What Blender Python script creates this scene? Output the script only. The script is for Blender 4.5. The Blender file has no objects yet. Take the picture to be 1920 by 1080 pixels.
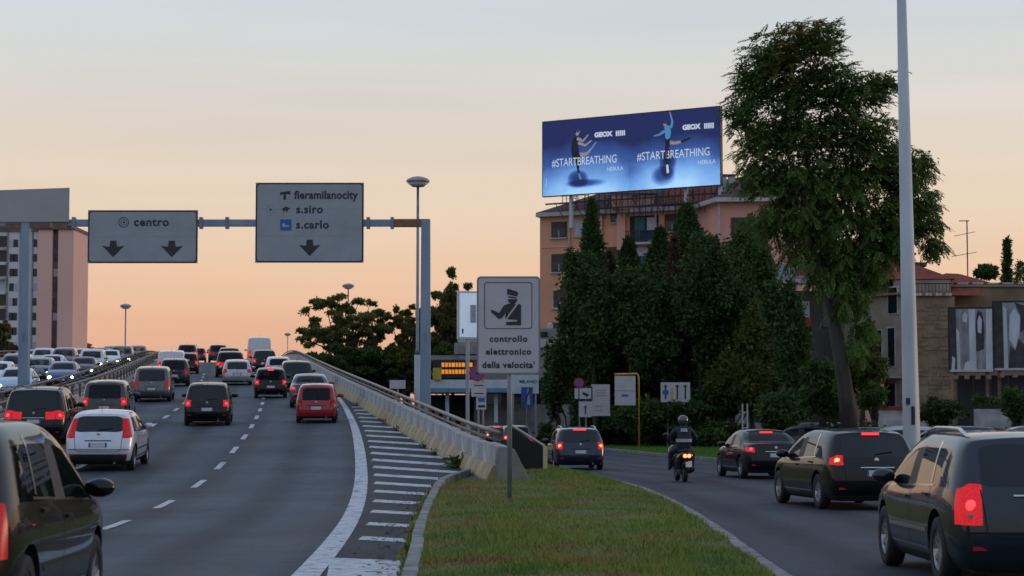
import bpy, bmesh, math, random
import numpy as np
from mathutils import Vector, Matrix
from mathutils.bvhtree import BVHTree
R = math.radians
random.seed(7)
rng = np.random.default_rng(11)
S = bpy.context.scene
COL = S.collection

# ------------------------------------------------------------------ camera
CAM_H = 1.6
PITCH = math.atan(253 / 3840)
cd = bpy.data.cameras.new('camera'); cam = bpy.data.objects.new('camera', cd); COL.objects.link(cam)
cam.location = (0, 0, CAM_H); cam.rotation_euler = (math.pi / 2 + PITCH, 0, 0)
cd.sensor_width = 36; cd.lens = 72; cd.clip_start = 0.3; cd.clip_end = 4000
cd.dof.use_dof = True; cd.dof.focus_distance = 45; cd.dof.aperture_fstop = 4.0
S.camera = cam

# ------------------------------------------------------------------ sky and sun
SUN_EL, SUN_AZ = R(4), R(62)          # low sun to the right of the view (azimuth clockwise from +Y)
w = bpy.data.worlds.new('World'); S.world = w; w.use_nodes = True
nt = w.node_tree; nt.nodes.clear()
def N(tree, t, **kw):
    n = tree.nodes.new(t)
    for k, v in kw.items(): setattr(n, k, v)
    return n
out = N(nt, 'ShaderNodeOutputWorld'); bg = N(nt, 'ShaderNodeBackground')
tc = N(nt, 'ShaderNodeTexCoord'); sep = N(nt, 'ShaderNodeSeparateXYZ')
nt.links.new(tc.outputs['Generated'], sep.inputs[0])
mx = N(nt, 'ShaderNodeMath', operation='MAXIMUM'); mx.inputs[1].default_value = 0
nt.links.new(sep.outputs['Z'], mx.inputs[0])
sq = N(nt, 'ShaderNodeMath', operation='SQRT'); nt.links.new(mx.outputs[0], sq.inputs[0])
cr = N(nt, 'ShaderNodeValToRGB'); nt.links.new(sq.outputs[0], cr.inputs[0])
stops = [(0.0, (0.73, 0.38, 0.265)), (0.17, (0.77, 0.415, 0.28)), (0.224, (0.80, 0.475, 0.315)), (0.276, (0.815, 0.565, 0.39)), (0.319, (0.805, 0.635, 0.485)),
         (0.357, (0.77, 0.66, 0.54)), (0.39, (0.745, 0.675, 0.618)), (0.42, (0.672, 0.68, 0.66)), (0.455, (0.62, 0.675, 0.735)), (0.60, (0.50, 0.60, 0.75)), (1.0, (0.38, 0.50, 0.73))]
# the sky opposite the sunset: out of view, grey horizon brightened as fill, same zenith
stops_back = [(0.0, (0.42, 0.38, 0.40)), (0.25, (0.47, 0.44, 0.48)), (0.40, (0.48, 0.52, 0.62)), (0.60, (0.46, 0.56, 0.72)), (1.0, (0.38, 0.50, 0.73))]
def fill(ramp, st):
    el = ramp.color_ramp.elements
    while len(el) < len(st): el.new(0.5)
    for e, (p, c) in zip(el, st): e.position = p; e.color = (*c, 1)
fill(cr, stops)
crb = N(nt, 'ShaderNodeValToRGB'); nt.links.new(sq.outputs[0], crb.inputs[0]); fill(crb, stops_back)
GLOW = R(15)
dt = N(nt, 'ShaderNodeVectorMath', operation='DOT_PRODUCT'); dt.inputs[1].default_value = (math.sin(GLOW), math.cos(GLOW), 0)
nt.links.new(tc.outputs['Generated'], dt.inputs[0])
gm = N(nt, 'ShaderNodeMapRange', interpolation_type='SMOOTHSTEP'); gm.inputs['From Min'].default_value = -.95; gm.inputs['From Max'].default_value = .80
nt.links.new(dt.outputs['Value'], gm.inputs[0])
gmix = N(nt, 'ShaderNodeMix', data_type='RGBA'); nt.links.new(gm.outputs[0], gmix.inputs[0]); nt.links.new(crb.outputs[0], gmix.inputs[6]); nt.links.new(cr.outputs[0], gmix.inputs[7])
sky = N(nt, 'ShaderNodeTexSky', sky_type='NISHITA'); sky.sun_disc = False
sky.sun_elevation = SUN_EL; sky.sun_rotation = SUN_AZ; sky.dust_density = 2.0
sk = N(nt, 'ShaderNodeVectorMath', operation='SCALE'); sk.inputs['Scale'].default_value = 0.05
nt.links.new(sky.outputs[0], sk.inputs[0])
ns = N(nt, 'ShaderNodeTexNoise'); ns.inputs['Scale'].default_value = 2.2; ns.inputs['Detail'].default_value = 4
mp = N(nt, 'ShaderNodeMapping'); mp.inputs['Scale'].default_value = (1, 1, 11)
nt.links.new(tc.outputs['Generated'], mp.inputs[0]); nt.links.new(mp.outputs[0], ns.inputs[0])
mr = N(nt, 'ShaderNodeMapRange'); mr.inputs['From Min'].default_value = .3; mr.inputs['From Max'].default_value = .7
mr.inputs['To Min'].default_value = .945; mr.inputs['To Max'].default_value = 1.055
nt.links.new(ns.outputs[0], mr.inputs[0])
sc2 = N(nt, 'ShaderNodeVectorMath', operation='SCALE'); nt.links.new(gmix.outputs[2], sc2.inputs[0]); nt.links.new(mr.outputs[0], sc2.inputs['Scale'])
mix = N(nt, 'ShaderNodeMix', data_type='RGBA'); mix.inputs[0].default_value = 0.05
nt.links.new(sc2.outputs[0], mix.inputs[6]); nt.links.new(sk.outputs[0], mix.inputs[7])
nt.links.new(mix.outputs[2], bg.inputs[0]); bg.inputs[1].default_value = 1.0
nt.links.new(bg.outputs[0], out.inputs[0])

sl = bpy.data.lights.new('sun', 'SUN'); sl.energy = 0.6; sl.angle = R(14); sl.color = (1, .68, .45)
so = bpy.data.objects.new('sun', sl); COL.objects.link(so)
sd = Vector((math.sin(SUN_AZ) * math.cos(SUN_EL), math.cos(SUN_AZ) * math.cos(SUN_EL), math.sin(SUN_EL)))
so.rotation_euler = sd.to_track_quat('Z', 'Y').to_euler()
S.view_settings.view_transform = 'Standard'; S.view_settings.look = 'None'
S.view_settings.exposure = 0.08; S.view_settings.gamma = 1

# ------------------------------------------------------------------ helpers
def at(px, py, Y):
    """pixel of the photograph + distance -> world point"""
    u = (px - 960) / 3840; v = (540 - py) / 3840
    f = math.cos(PITCH) - v * math.sin(PITCH); z = math.sin(PITCH) + v * math.cos(PITCH)
    return Vector((u / f * Y, Y, CAM_H + z / f * Y))
def atx(px, Y): return (px - 960) / 3840 * Y * 1.002
def atz(py, Y): return CAM_H + (793 - py) / 3840 * Y

def tag(o, label=None, cat=None, group=None, kind=None):
    if label: o['label'] = label
    if cat: o['category'] = cat
    if group: o['group'] = group
    if kind: o['kind'] = kind
    return o
def empty(name, loc=(0, 0, 0), rz=0, label=None, cat=None, group=None):
    o = bpy.data.objects.new(name, None); COL.objects.link(o)
    o.location = loc; o.rotation_euler = (0, 0, rz); o.empty_display_size = .2
    return tag(o, label, cat, group)
def link(name, me, mat=None, parent=None, loc=(0, 0, 0), rot=(0, 0, 0)):
    o = bpy.data.objects.new(name, me); COL.objects.link(o)
    if mat is not None and not me.materials: me.materials.append(mat)
    elif mat is not None:
        o.material_slots[0].link = 'OBJECT'; o.material_slots[0].material = mat
    if parent: o.parent = parent
    o.location = loc; o.rotation_euler = rot
    return o

class MB:
    def __init__(s): s.v = []; s.f = []
    def add(s, vs, fs):
        b = len(s.v); s.v += [tuple(p) for p in vs]; s.f += [tuple(b + i for i in f) for f in fs]; return s
    def box(s, x0, x1, y0, y1, z0, z1):
        return s.add([(x0,y0,z0),(x1,y0,z0),(x1,y1,z0),(x0,y1,z0),(x0,y0,z1),(x1,y0,z1),(x1,y1,z1),(x0,y1,z1)],
                     [(0,3,2,1),(4,5,6,7),(0,1,5,4),(1,2,6,5),(2,3,7,6),(3,0,4,7)])
    def prism(s, pts, z0, z1):
        n = len(pts); vs = [(x, y, z0) for x, y in pts] + [(x, y, z1) for x, y in pts]
        return s.add(vs, [tuple(range(n))[::-1], tuple(range(n, 2*n))] + [(i, (i+1) % n, n+(i+1) % n, n+i) for i in range(n)])
    def plate(s, pts, y0, y1):
        """polygon in x,z (counter-clockwise seen from -y) extruded in y"""
        n = len(pts); vs = [(x, y0, z) for x, z in pts] + [(x, y1, z) for x, z in pts]
        return s.add(vs, [tuple(range(n)), tuple(range(n, 2*n))[::-1]] + [(i, n+i, n+(i+1) % n, (i+1) % n) for i in range(n)])
    def tube(s, pts, r, n=8, cap=True):
        pts = [Vector(p) for p in pts]; rs = r if isinstance(r, (list, tuple)) else [r] * len(pts)
        vs = []; up = Vector((0, 0, 1))
        for i, p in enumerate(pts):
            t = (pts[min(i+1, len(pts)-1)] - pts[max(i-1, 0)]).normalized()
            a = t.cross(up)
            if a.length < 1e-3: a = t.cross(Vector((0, 1, 0)))
            a.normalize(); b = t.cross(a)
            for k in range(n):
                g = 2 * math.pi * k / n; vs.append(p + (a * math.cos(g) + b * math.sin(g)) * rs[i])
        fs = [(i*n+k, i*n+(k+1) % n, (i+1)*n+(k+1) % n, (i+1)*n+k) for i in range(len(pts)-1) for k in range(n)]
        if cap: fs += [tuple(range(n))[::-1], tuple((len(pts)-1)*n + k for k in range(n))]
        return s.add(vs, fs)
    def lathe(s, prof, n=24, axis='z', c=(0, 0, 0), cap=True):
        vs = []
        for r, h in prof:
            for k in range(n):
                g = 2 * math.pi * k / n; a, b = r * math.cos(g), r * math.sin(g)
                p = (a, b, h) if axis == 'z' else ((h, a, b) if axis == 'x' else (a, h, b))
                vs.append((p[0]+c[0], p[1]+c[1], p[2]+c[2]))
        m = len(prof)
        fs = [(i*n+k, i*n+(k+1) % n, (i+1)*n+(k+1) % n, (i+1)*n+k) for i in range(m-1) for k in range(n)]
        return s.add(vs, fs + ([tuple(range(n))[::-1], tuple((m-1)*n+k for k in range(n))] if cap else []))
    def mesh(s, name, smooth=False, fix=True):
        me = bpy.data.meshes.new(name); me.from_pydata(s.v, [], s.f)
        if fix:
            bm = bmesh.new(); bm.from_mesh(me); bmesh.ops.recalc_face_normals(bm, faces=bm.faces); bm.to_mesh(me); bm.free()
        if smooth:
            for p in me.polygons: p.use_smooth = True
        return me
    def build(s, name, mat, parent=None, loc=(0, 0, 0), rot=(0, 0, 0), smooth=False, bevel=0):
        o = link(name, s.mesh(name, smooth), mat, parent, loc, rot)
        if bevel:
            m = o.modifiers.new('bevel', 'BEVEL'); m.width = bevel; m.segments = 2; m.limit_method = 'ANGLE'
        return o

def fast_mesh(name, V, F):
    """numpy: V (n,3), F (m,k) constant k"""
    me = bpy.data.meshes.new(name); n, (m, k) = len(V), F.shape
    me.vertices.add(n); me.vertices.foreach_set('co', np.asarray(V, np.float32).ravel())
    me.loops.add(m * k); me.loops.foreach_set('vertex_index', np.asarray(F, np.int32).ravel())
    me.polygons.add(m); me.polygons.foreach_set('loop_start', np.arange(0, m * k, k, dtype=np.int32))
    me.update(calc_edges=True); return me

def evaluated(o):
    dg = bpy.context.evaluated_depsgraph_get(); dg.update()
    me = bpy.data.meshes.new_from_object(o.evaluated_get(dg), depsgraph=dg)
    return me
def drop(o):
    d = o.data; bpy.data.objects.remove(o)
    if d and d.users == 0: bpy.data.meshes.remove(d)

_txt = {}
def text(s, size, mat, parent, x, z, y, name='lettering', bold=0.0, align='CENTER', sx=1.0, space=1.0):
    """flat lettering standing in the local xz plane, facing -y"""
    key = (s, bold, align, space)
    if key not in _txt:
        c = bpy.data.curves.new('t', 'FONT'); c.body = s; c.size = 1; c.align_x = align; c.align_y = 'CENTER'
        c.offset = bold; c.resolution_u = 3; c.space_character = space
        o = bpy.data.objects.new('t', c); COL.objects.link(o)
        me = evaluated(o); bpy.data.objects.remove(o); bpy.data.curves.remove(c); me.materials.clear()
        _txt[key] = me
    me = _txt[key].copy(); me.name = name
    o = link(name, me, mat, parent, (x, y, z), (math.pi/2, 0, 0)); o.scale = (size*sx, size, 1)
    return o

# ------------------------------------------------------------------ materials
_m = {}
def M(name, col, rough=.6, metal=0.0, var=.12, scale=3.0, bump=0.0, coat=0.0, emit=0.0, ecol=None, col2=None, detail=4, spec=.5, stretch=(1,1,1)):
    if name in _m: return _m[name]
    m = bpy.data.materials.new(name); m.use_nodes = True; t = m.node_tree; b = t.nodes['Principled BSDF']
    b.inputs['Roughness'].default_value = rough; b.inputs['Metallic'].default_value = metal
    b.inputs['Coat Weight'].default_value = coat; b.inputs['Coat Roughness'].default_value = .04
    b.inputs['Specular IOR Level'].default_value = spec
    b.inputs['Base Color'].default_value = (*col, 1)
    if var > 0 or col2:
        tc = N(t, 'ShaderNodeTexCoord'); mp = N(t, 'ShaderNodeMapping'); mp.inputs['Scale'].default_value = stretch
        n = N(t, 'ShaderNodeTexNoise'); n.inputs['Scale'].default_value = scale; n.inputs['Detail'].default_value = detail
        t.links.new(tc.outputs['Object'], mp.inputs[0]); t.links.new(mp.outputs[0], n.inputs[0])
        r = N(t, 'ShaderNodeValToRGB'); t.links.new(n.outputs[0], r.inputs[0])
        a = col if col2 else tuple(c * (1 - var) for c in col); c2 = col2 or tuple(min(1, c * (1 + var)) for c in col)
        r.color_ramp.elements[0].position = .32; r.color_ramp.elements[1].position = .68
        r.color_ramp.elements[0].color = (*a, 1); r.color_ramp.elements[1].color = (*c2, 1)
        t.links.new(r.outputs[0], b.inputs['Base Color'])
        if bump:
            n2 = N(t, 'ShaderNodeTexNoise'); n2.inputs['Scale'].default_value = scale * 9; n2.inputs['Detail'].default_value = 5
            t.links.new(tc.outputs['Object'], n2.inputs[0])
            bp = N(t, 'ShaderNodeBump'); bp.inputs['Strength'].default_value = bump; bp.inputs['Distance'].default_value = .02
            t.links.new(n2.outputs[0], bp.inputs['Height']); t.links.new(bp.outputs[0], b.inputs['Normal'])
    if emit:
        b.inputs['Emission Color'].default_value = (*(ecol or col), 1); b.inputs['Emission Strength'].default_value = emit
    _m[name] = m; return m

def leaf_mat(name, cols, trans=.3):
    m = bpy.data.materials.new(name); m.use_nodes = True; t = m.node_tree; b = t.nodes['Principled BSDF']; o = t.nodes['Material Output']
    g = N(t, 'ShaderNodeNewGeometry'); r = N(t, 'ShaderNodeValToRGB'); e = r.color_ramp.elements
    while len(e) < len(cols): e.new(.5)
    for i, (q, c) in enumerate(zip(e, cols)): q.position = i / max(1, len(cols)-1); q.color = (*c, 1)
    tc = N(t, 'ShaderNodeTexCoord'); n = N(t, 'ShaderNodeTexNoise'); n.inputs['Scale'].default_value = .5
    t.links.new(tc.outputs['Object'], n.inputs[0])
    a = N(t, 'ShaderNodeMath', operation='MULTIPLY_ADD'); a.inputs[1].default_value = .55
    ms = N(t, 'ShaderNodeMapRange'); ms.inputs['From Min'].default_value = .3; ms.inputs['From Max'].default_value = .7; ms.inputs['To Max'].default_value = .5
    t.links.new(n.outputs[0], ms.inputs[0])
    t.links.new(g.outputs['Random Per Island'], a.inputs[0]); t.links.new(ms.outputs[0], a.inputs[2]); t.links.new(a.outputs[0], r.inputs[0])
    t.links.new(r.outputs[0], b.inputs['Base Color']); b.inputs['Roughness'].default_value = .6; b.inputs['Specular IOR Level'].default_value = .12
    tr = N(t, 'ShaderNodeBsdfTranslucent'); t.links.new(r.outputs[0], tr.inputs[0])
    mx = N(t, 'ShaderNodeMixShader'); mx.inputs[0].default_value = trans
    t.links.new(b.outputs[0], mx.inputs[1]); t.links.new(tr.outputs[0], mx.inputs[2]); t.links.new(mx.outputs[0], o.inputs[0])
    return m

def glass_mat(name, tint, fac, rough=.02):
    """car and window glass: part see-through, part dark, reflecting"""
    m = bpy.data.materials.new(name); m.use_nodes = True; t = m.node_tree; b = t.nodes['Principled BSDF']; o = t.nodes['Material Output']
    b.inputs['Base Color'].default_value = (.008, .012, .014, 1); b.inputs['Roughness'].default_value = rough; b.inputs['IOR'].default_value = 1.5
    tr = N(t, 'ShaderNodeBsdfTransparent'); tr.inputs[0].default_value = (*tint, 1)
    mx = N(t, 'ShaderNodeMixShader'); fr = N(t, 'ShaderNodeFresnel'); fr.inputs[0].default_value = 1.45
    mr = N(t, 'ShaderNodeMapRange'); mr.inputs['From Max'].default_value = .6; mr.inputs['To Min'].default_value = 1 - fac; mr.inputs['To Max'].default_value = 1
    t.links.new(fr.outputs[0], mr.inputs[0]); t.links.new(mr.outputs[0], mx.inputs[0])
    t.links.new(tr.outputs[0], mx.inputs[1]); t.links.new(b.outputs[0], mx.inputs[2]); t.links.new(mx.outputs[0], o.inputs[0])
    return m

def hermite(pts):
    xs = [p[0] for p in pts]; ys = [p[1] for p in pts]; n = len(pts)
    d = [(ys[i+1]-ys[i])/(xs[i+1]-xs[i]) for i in range(n-1)]
    m = [d[0]] + [(d[i-1]+d[i])/2 for i in range(1, n-1)] + [d[-1]]
    def f(x):
        if x <= xs[0]: return ys[0] + m[0]*(x-xs[0])
        if x >= xs[-1]: return ys[-1] + m[-1]*(x-xs[-1])
        i = max(k for k in range(n-1) if xs[k] <= x); h = xs[i+1]-xs[i]; t = (x-xs[i])/h
        return ((2*t**3-3*t*t+1)*ys[i] + (t**3-2*t*t+t)*h*m[i] + (-2*t**3+3*t*t)*ys[i+1] + (t**3-t*t)*h*m[i+1])
    return f
# ------------------------------------------------------------------ road geometry
def zr(Y):
    if Y < 31: return 0.0
    if Y < 55: return .05*(Y-31)**2/48
    if Y < 165: return .05*(Y-43)
    t = min(Y-165, 150); z = 6.1 + .05*t - .05*t*t/180
    return z - max(0, Y-315)*.0333
solidX = hermite([(-20,-1.2),(0,-1.65),(21.4,-2.15),(33,-2.62),(47,-3.45),(65.7,-4.95),(82.8,-6.6),(100,-8.5),(115,-10.45),(150,-15.3),(200,-22.1),(300,-35.5),(420,-51.5)])
wallX = hermite([(50,-.72),(78.5,-4.8),(107,-8.9),(150,-14.85),(200,-21.6),(300,-35.0),(420,-51.0)])
LP = -11.5      # inner parapet, left of the solid line
OP = -13.0      # parapet of the opposite carriageway
def head(Y, f=solidX): return math.atan2(f(Y+1)-f(Y-1), 2)

def asphalt(name, base, tint, streak=(.9, .014)):
    m = bpy.data.materials.new(name); m.use_nodes = True; t = m.node_tree; b = t.nodes['Principled BSDF']
    tc = N(t, 'ShaderNodeTexCoord')
    def noise(sc, det, st=(1,1,1), rot=0):
        mp = N(t, 'ShaderNodeMapping'); mp.inputs['Scale'].default_value = st; mp.inputs['Rotation'].default_value = (0, 0, rot)
        t.links.new(tc.outputs['Object'], mp.inputs[0])
        n = N(t, 'ShaderNodeTexNoise'); n.inputs['Scale'].default_value = sc; n.inputs['Detail'].default_value = det
        t.links.new(mp.outputs[0], n.inputs[0]); return n.outputs[0]
    big = noise(.25, 5); st = noise(1.0, 3, (streak[0], streak[1], 1), R(-5)); fine = noise(40, 3); crack = noise(.6, 8)
    def rng_(s, a, b_, lo=.3, hi=.7):
        r = N(t, 'ShaderNodeMapRange'); r.inputs['From Min'].default_value = lo; r.inputs['From Max'].default_value = hi
        r.inputs['To Min'].default_value = a; r.inputs['To Max'].default_value = b_; t.links.new(s, r.inputs[0]); return r.outputs[0]
    def mul(a, b_):
        k = N(t, 'ShaderNodeMath', operation='MULTIPLY'); t.links.new(a, k.inputs[0]); t.links.new(b_, k.inputs[1]); return k.outputs[0]
    at_ = N(t, 'ShaderNodeAttribute'); at_.attribute_name = 'lane'
    def mth(op, a, b_):
        n = N(t, 'ShaderNodeMath', operation=op)
        for q, v in enumerate((a, b_)):
            if isinstance(v, (int, float)): n.inputs[q].default_value = v
            else: t.links.new(v, n.inputs[q])
        return n.outputs[0]
    tr_ = mth('COSINE', mth('MULTIPLY', at_.outputs['Fac'], 2*math.pi/1.775), 0.0)
    trk = rng_(mth('MULTIPLY', tr_, noise(1.0, 4, (.8, .02, 1), R(-5))), 1.12, .70, -.2, .5)
    ll = noise(2.6, 6, (1, .35, 1)); spot = rng_(ll, .74, 1.0, .30, .38)
    k = mul(mul(trk, spot), mul(rng_(big, .72, 1.28), rng_(st, .68, 1.28)))
    k = mul(k, rng_(fine, .8, 1.2))
    dk = N(t, 'ShaderNodeValToRGB'); dk.color_ramp.elements[0].position = .485; dk.color_ramp.elements[1].position = .5
    dk.color_ramp.elements[0].color = (1,1,1,1); dk.color_ramp.elements[1].color = (.8,.8,.8,1)
    e = dk.color_ramp.elements.new(.515); e.color = (1,1,1,1)
    t.links.new(crack, dk.inputs[0]); k = mul(k, dk.outputs[0])
    c = N(t, 'ShaderNodeVectorMath', operation='SCALE'); c.inputs[0].default_value = tuple(base*x for x in tint); t.links.new(k, c.inputs['Scale'])
    t.links.new(c.outputs[0], b.inputs['Base Color']); t.links.new(rng_(st, .62, .8), b.inputs['Roughness'])
    b.inputs['Specular IOR Level'].default_value = .16
    bp = N(t, 'ShaderNodeBump'); bp.inputs['Strength'].default_value = .35; bp.inputs['Distance'].default_value = .01
    t.links.new(fine, bp.inputs['Height']); t.links.new(bp.outputs[0], b.inputs['Normal'])
    return m
def paint_mat():
    m = bpy.data.materials.new('worn_road_paint'); m.use_nodes = True; t = m.node_tree; b = t.nodes['Principled BSDF']
    tc = N(t, 'ShaderNodeTexCoord'); n = N(t, 'ShaderNodeTexNoise'); n.inputs['Scale'].default_value = 5; n.inputs['Detail'].default_value = 9; n.inputs['Roughness'].default_value = .7
    t.links.new(tc.outputs['Object'], n.inputs[0]); r = N(t, 'ShaderNodeValToRGB'); t.links.new(n.outputs[0], r.inputs[0])
    r.color_ramp.elements[0].position = .38; r.color_ramp.elements[0].color = (.12, .12, .13, 1)
    r.color_ramp.elements[1].position = .5; r.color_ramp.elements[1].color = (.50, .51, .54, 1)
    t.links.new(r.outputs[0], b.inputs['Base Color']); b.inputs['Roughness'].default_value = .7
    return m
A_LEFT = asphalt('asphalt_carriageway', .076, (.86, 1.0, 1.17)); A_RIGHT = asphalt('asphalt_slip_road', .050, (.92, .97, 1.24)); A_GORE = asphalt('asphalt_gore', .052, (.95, 1, 1.08))
PAINT = paint_mat()
CONC = M('concrete_white', (.28,.27,.265), .85, var=.3, scale=1.4, bump=.3, col2=(.56,.55,.54), detail=8)
CONC_Y = M('concrete_yellow_paint', (.27,.215,.13), .8, scale=1.5, bump=.2, col2=(.52,.41,.22), detail=8)
CONC_B = M('concrete_beige', (.32,.28,.245), .85, scale=1.2, bump=.3, col2=(.52,.46,.40), detail=8)
CONC_D = M('concrete_grey', (.16,.155,.15), .9, scale=1.0, bump=.3, col2=(.30,.29,.28), detail=8)
RAIL = M('rail_weathered_steel', (.07,.06,.055), .5, .4, scale=4, col2=(.16,.13,.11))
KERB = M('kerb_stone', (.12,.115,.105), .9, scale=2.5, bump=.4, col2=(.27,.26,.25), detail=7)
SOIL = M('soil_grass', (.06,.075,.02), .95, scale=1.2, col2=(.11,.10,.035), bump=.5, detail=8)
LAWN = M('lawn_ground', (.03,.06,.012), .95, scale=1.0, col2=(.06,.09,.022), bump=.5, detail=8)
GROUND = M('ground_earth', (.045,.045,.035), .95, scale=.2, col2=(.09,.085,.07), bump=.2, detail=8)

def strip(f0, f1, Ys, zf, dz=0.0, nx=1):
    b = MB(); rows = []
    for Y in Ys:
        x0, x1 = f0(Y), f1(Y); rows.append([(x0+(x1-x0)*k/nx, Y, zf(Y)+dz) for k in range(nx+1)])
    vs = [p for r in rows for p in r]; m = nx+1
    return b.add(vs, [(i*m+k, i*m+k+1, (i+1)*m+k+1, (i+1)*m+k) for i in range(len(rows)-1) for k in range(nx)])
def arange(a, b, s):
    n = max(1, round((b-a)/s)); return [a+(b-a)*i/n for i in range(n+1)]

g = MB().add([(-2500,-60,-.04),(2500,-60,-.04),(2500,3500,-.04),(-2500,3500,-.04)], [(0,1,2,3)]).build('ground', GROUND); tag(g, kind='structure')
def left_right_edge(Y):
    return .55 if Y < 49.8 else wallX(Y)+.1
YS = arange(-20, 50, 2)[:-1] + [49.79] + arange(49.81, 56, 1)[0:] + arange(57, 420, 3)
def lane_attr(o, f):
    a = o.data.attributes.new('lane', 'FLOAT', 'POINT')
    a.data.foreach_set('value', [v.co.x-f(v.co.y) for v in o.data.vertices])
o = strip(lambda Y: solidX(Y)+LP-.25, left_right_edge, YS, zr, 0, 6).build('road', A_LEFT); tag(o, kind='structure'); lane_attr(o, solidX)
o = strip(lambda Y: solidX(Y)+OP-13, lambda Y: solidX(Y)+OP+.25, arange(-20,420,3), zr, 0, 4).build('road', A_LEFT); tag(o, kind='structure')
# darker asphalt of the painted gore
gl = lambda Y: solidX(Y)+.18
gr = hermite([(10,-.85),(21.4,-.98),(30,-1.28),(40,-1.5),(46,-1.45),(50,-.9)])
def gore_right(Y): return gr(Y) if Y < 50 else wallX(Y)-.12
o = strip(gl, gore_right, arange(12,108,2), zr, .005, 2).build('gore', A_GORE); tag(o, kind='structure')
# slip road on the right
rl = hermite([(-20,.56),(60,.56),(66,.6),(80,0),(118,-4.5),(180,-13),(260,-24)])
rr = hermite([(-20,12.6),(50,12.6),(62,12),(70,10.6),(82,8.75),(100,6.9),(118,5.4),(150,2.6),(180,-.2),(260,-8)])
o = strip(rl, rr, arange(-20,260,3), lambda Y: 0, 0, 4).build('slip_road', A_RIGHT); tag(o, kind='structure'); lane_attr(o, rr)

# markings -----------------------------------------------------------------
def ribbon(f, wd, Ya, Yb, step=1.0):
    return strip(lambda Y: f(Y)-wd/2, lambda Y: f(Y)+wd/2, arange(Ya, Yb, step), zr, .010)
line = empty('edge_line', label='wide solid white edge line curving along the hatched gore', cat='road marking')
def line_w(Y): return .30 if Y < 60 else max(.2, .30-(Y-60)*.003)
b = strip(lambda Y: solidX(Y)-line_w(Y)/2, lambda Y: solidX(Y)+line_w(Y)/2, arange(8, 230, 1.5), zr, .010); b.build('line', PAINT, line)
hatch = empty('gore_hatching', label='worn white diagonal hatching bars between edge line and parapet', cat='road marking')
def bar(yl, wd):
    x0 = gl(yl)+.13
    vs = []
    n = 6
    # walk along direction (1,-.95) until the right edge is met
    t = 0
    while t < 6:
        if x0+t >= gore_right(max(12, yl-.95*t))-.1: break
        t += .05
    if t < .4: return
    for k in range(n+1):
        x = x0+t*k/n; y = yl-.95*t*k/n
        vs += [(x, y-wd/2, zr(y-wd/2)+.0095), (x, y+wd/2, zr(y+wd/2)+.0095)]
    MB().add(vs, [(2*k, 2*k+2, 2*k+3, 2*k+1) for k in range(n)]).build('bar', PAINT, hatch)
for yl in [28.6,32.6,36.5,40.0,43.4,46.4,49.4,52.4,55.2,58,60.8,63.7,66.7,69.7,72.8,76,79.2,82.4,85.6,88.8,92,95]:
    bar(yl, .86)
MB().add([(-2.15,24.4,.0095),(-1.28,23.9,.0095),(-1.12,20.4,.0095),(-1.86,20.6,.0095)], [(3,2,1,0)]).build('bar', PAINT, hatch)
def dashes(off, starts, label):
    r = empty('lane_line', label=label, cat='road marking')
    for Y in starts:
        f = lambda y: solidX(y)+off
        ribbon(f, .15, Y-1.4, Y+1.4, 1.0).build('dash', PAINT, r)
dashes(-3.62, [18.6, 25.4, 32.2, 38.8, 46.0, 52.8, 59.3, 65.9, 72.6, 79.2, 85.8, 92.4, 99, 106, 113, 120, 127, 134, 141, 148, 155], 'dashed white lane line below the black hatchbacks, nearer the edge line')
dashes(-7.15, [25, 32, 39, 46, 53, 59.5, 66.3, 73, 79.6, 86, 93, 100, 107, 114, 121, 128, 135, 142], 'dashed white lane line to the left, beside the silver hatchback')

# parapets -----------------------------------------------------------------
def oriented(me, name, mat, parent, x, y, z, f, pitch=True):
    h = head(y, f); sl = (zr(y+1)-zr(y-1))/2
    o = link(name, me, mat, parent, (x, y, z), (math.atan(sl*math.cos(h)) if pitch else 0, 0, -h)); o.rotation_mode = 'XYZ'
    return o
seg = 2.2
blk = MB().box(-.14,.14,-seg/2+.015,seg/2-.015,-.35,.78).mesh('panel'); ylw = MB().box(-.30,-.135,-seg/2-.02,seg/2+.02,-.3,.33)
ylw = MB().plate([(-.34,-.3),(-.12,-.3),(-.12,.38),(-.19,.38),(-.34,.06)], -seg/2+.005, seg/2-.005).mesh('base_band')
pst = MB().box(-.05,.05,-.07,.07,.5,1.06).box(-.09,.02,-.03,.03,.86,.93).mesh('rail_post')
par = empty('parapet', (0,0,0), label='white and yellow concrete parapet with dark rail, right of the flyover', cat='parapet')
Y = 47.75; rail = []; rail2 = []
while Y < 250:
    x = wallX(Y); far = Y > 135
    oriented(blk, 'panel', CONC, par, x, Y, zr(max(Y, 49))+random.uniform(-.006,.006), wallX)
    oriented(ylw, 'base_band', CONC_Y, par, x, Y, zr(Y), wallX)
    oriented(pst, 'rail_post', RAIL, par, x, Y+seg/2, zr(Y+seg/2), wallX)
    Y += seg*math.cos(head(Y, wallX))
for Y in arange(46.9, 255, 2.2):
    rail.append((wallX(Y)-.03, Y, zr(Y)+1.12)); rail2.append((wallX(Y)-.02, Y, zr(Y)+.93))
MB().tube(rail, .055, 8).build('handrail', M('rail_top_steel', (.17,.145,.125), .45, .4, scale=4, col2=(.28,.24,.21)), par, smooth=True)
MB().tube(rail2, .035, 6).build('lower_rail', RAIL, par, smooth=True)
# the end of the parapet: white end pier and a slanted buttress
MB().box(-.30,-.08,46.3,46.62,-.1,1.06).build('end_pier', CONC_D, par, bevel=.02)
MB().plate([(-.055,.0),(.42,.0),(.42,.28),(.06,1.0),(-.055,1.06)], 46.35, 46.6).build('end_buttress', M('concrete_tan', (.17,.145,.12), .9, scale=2, bump=.3, col2=(.28,.24,.20), detail=8), par, bevel=.015)
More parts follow.
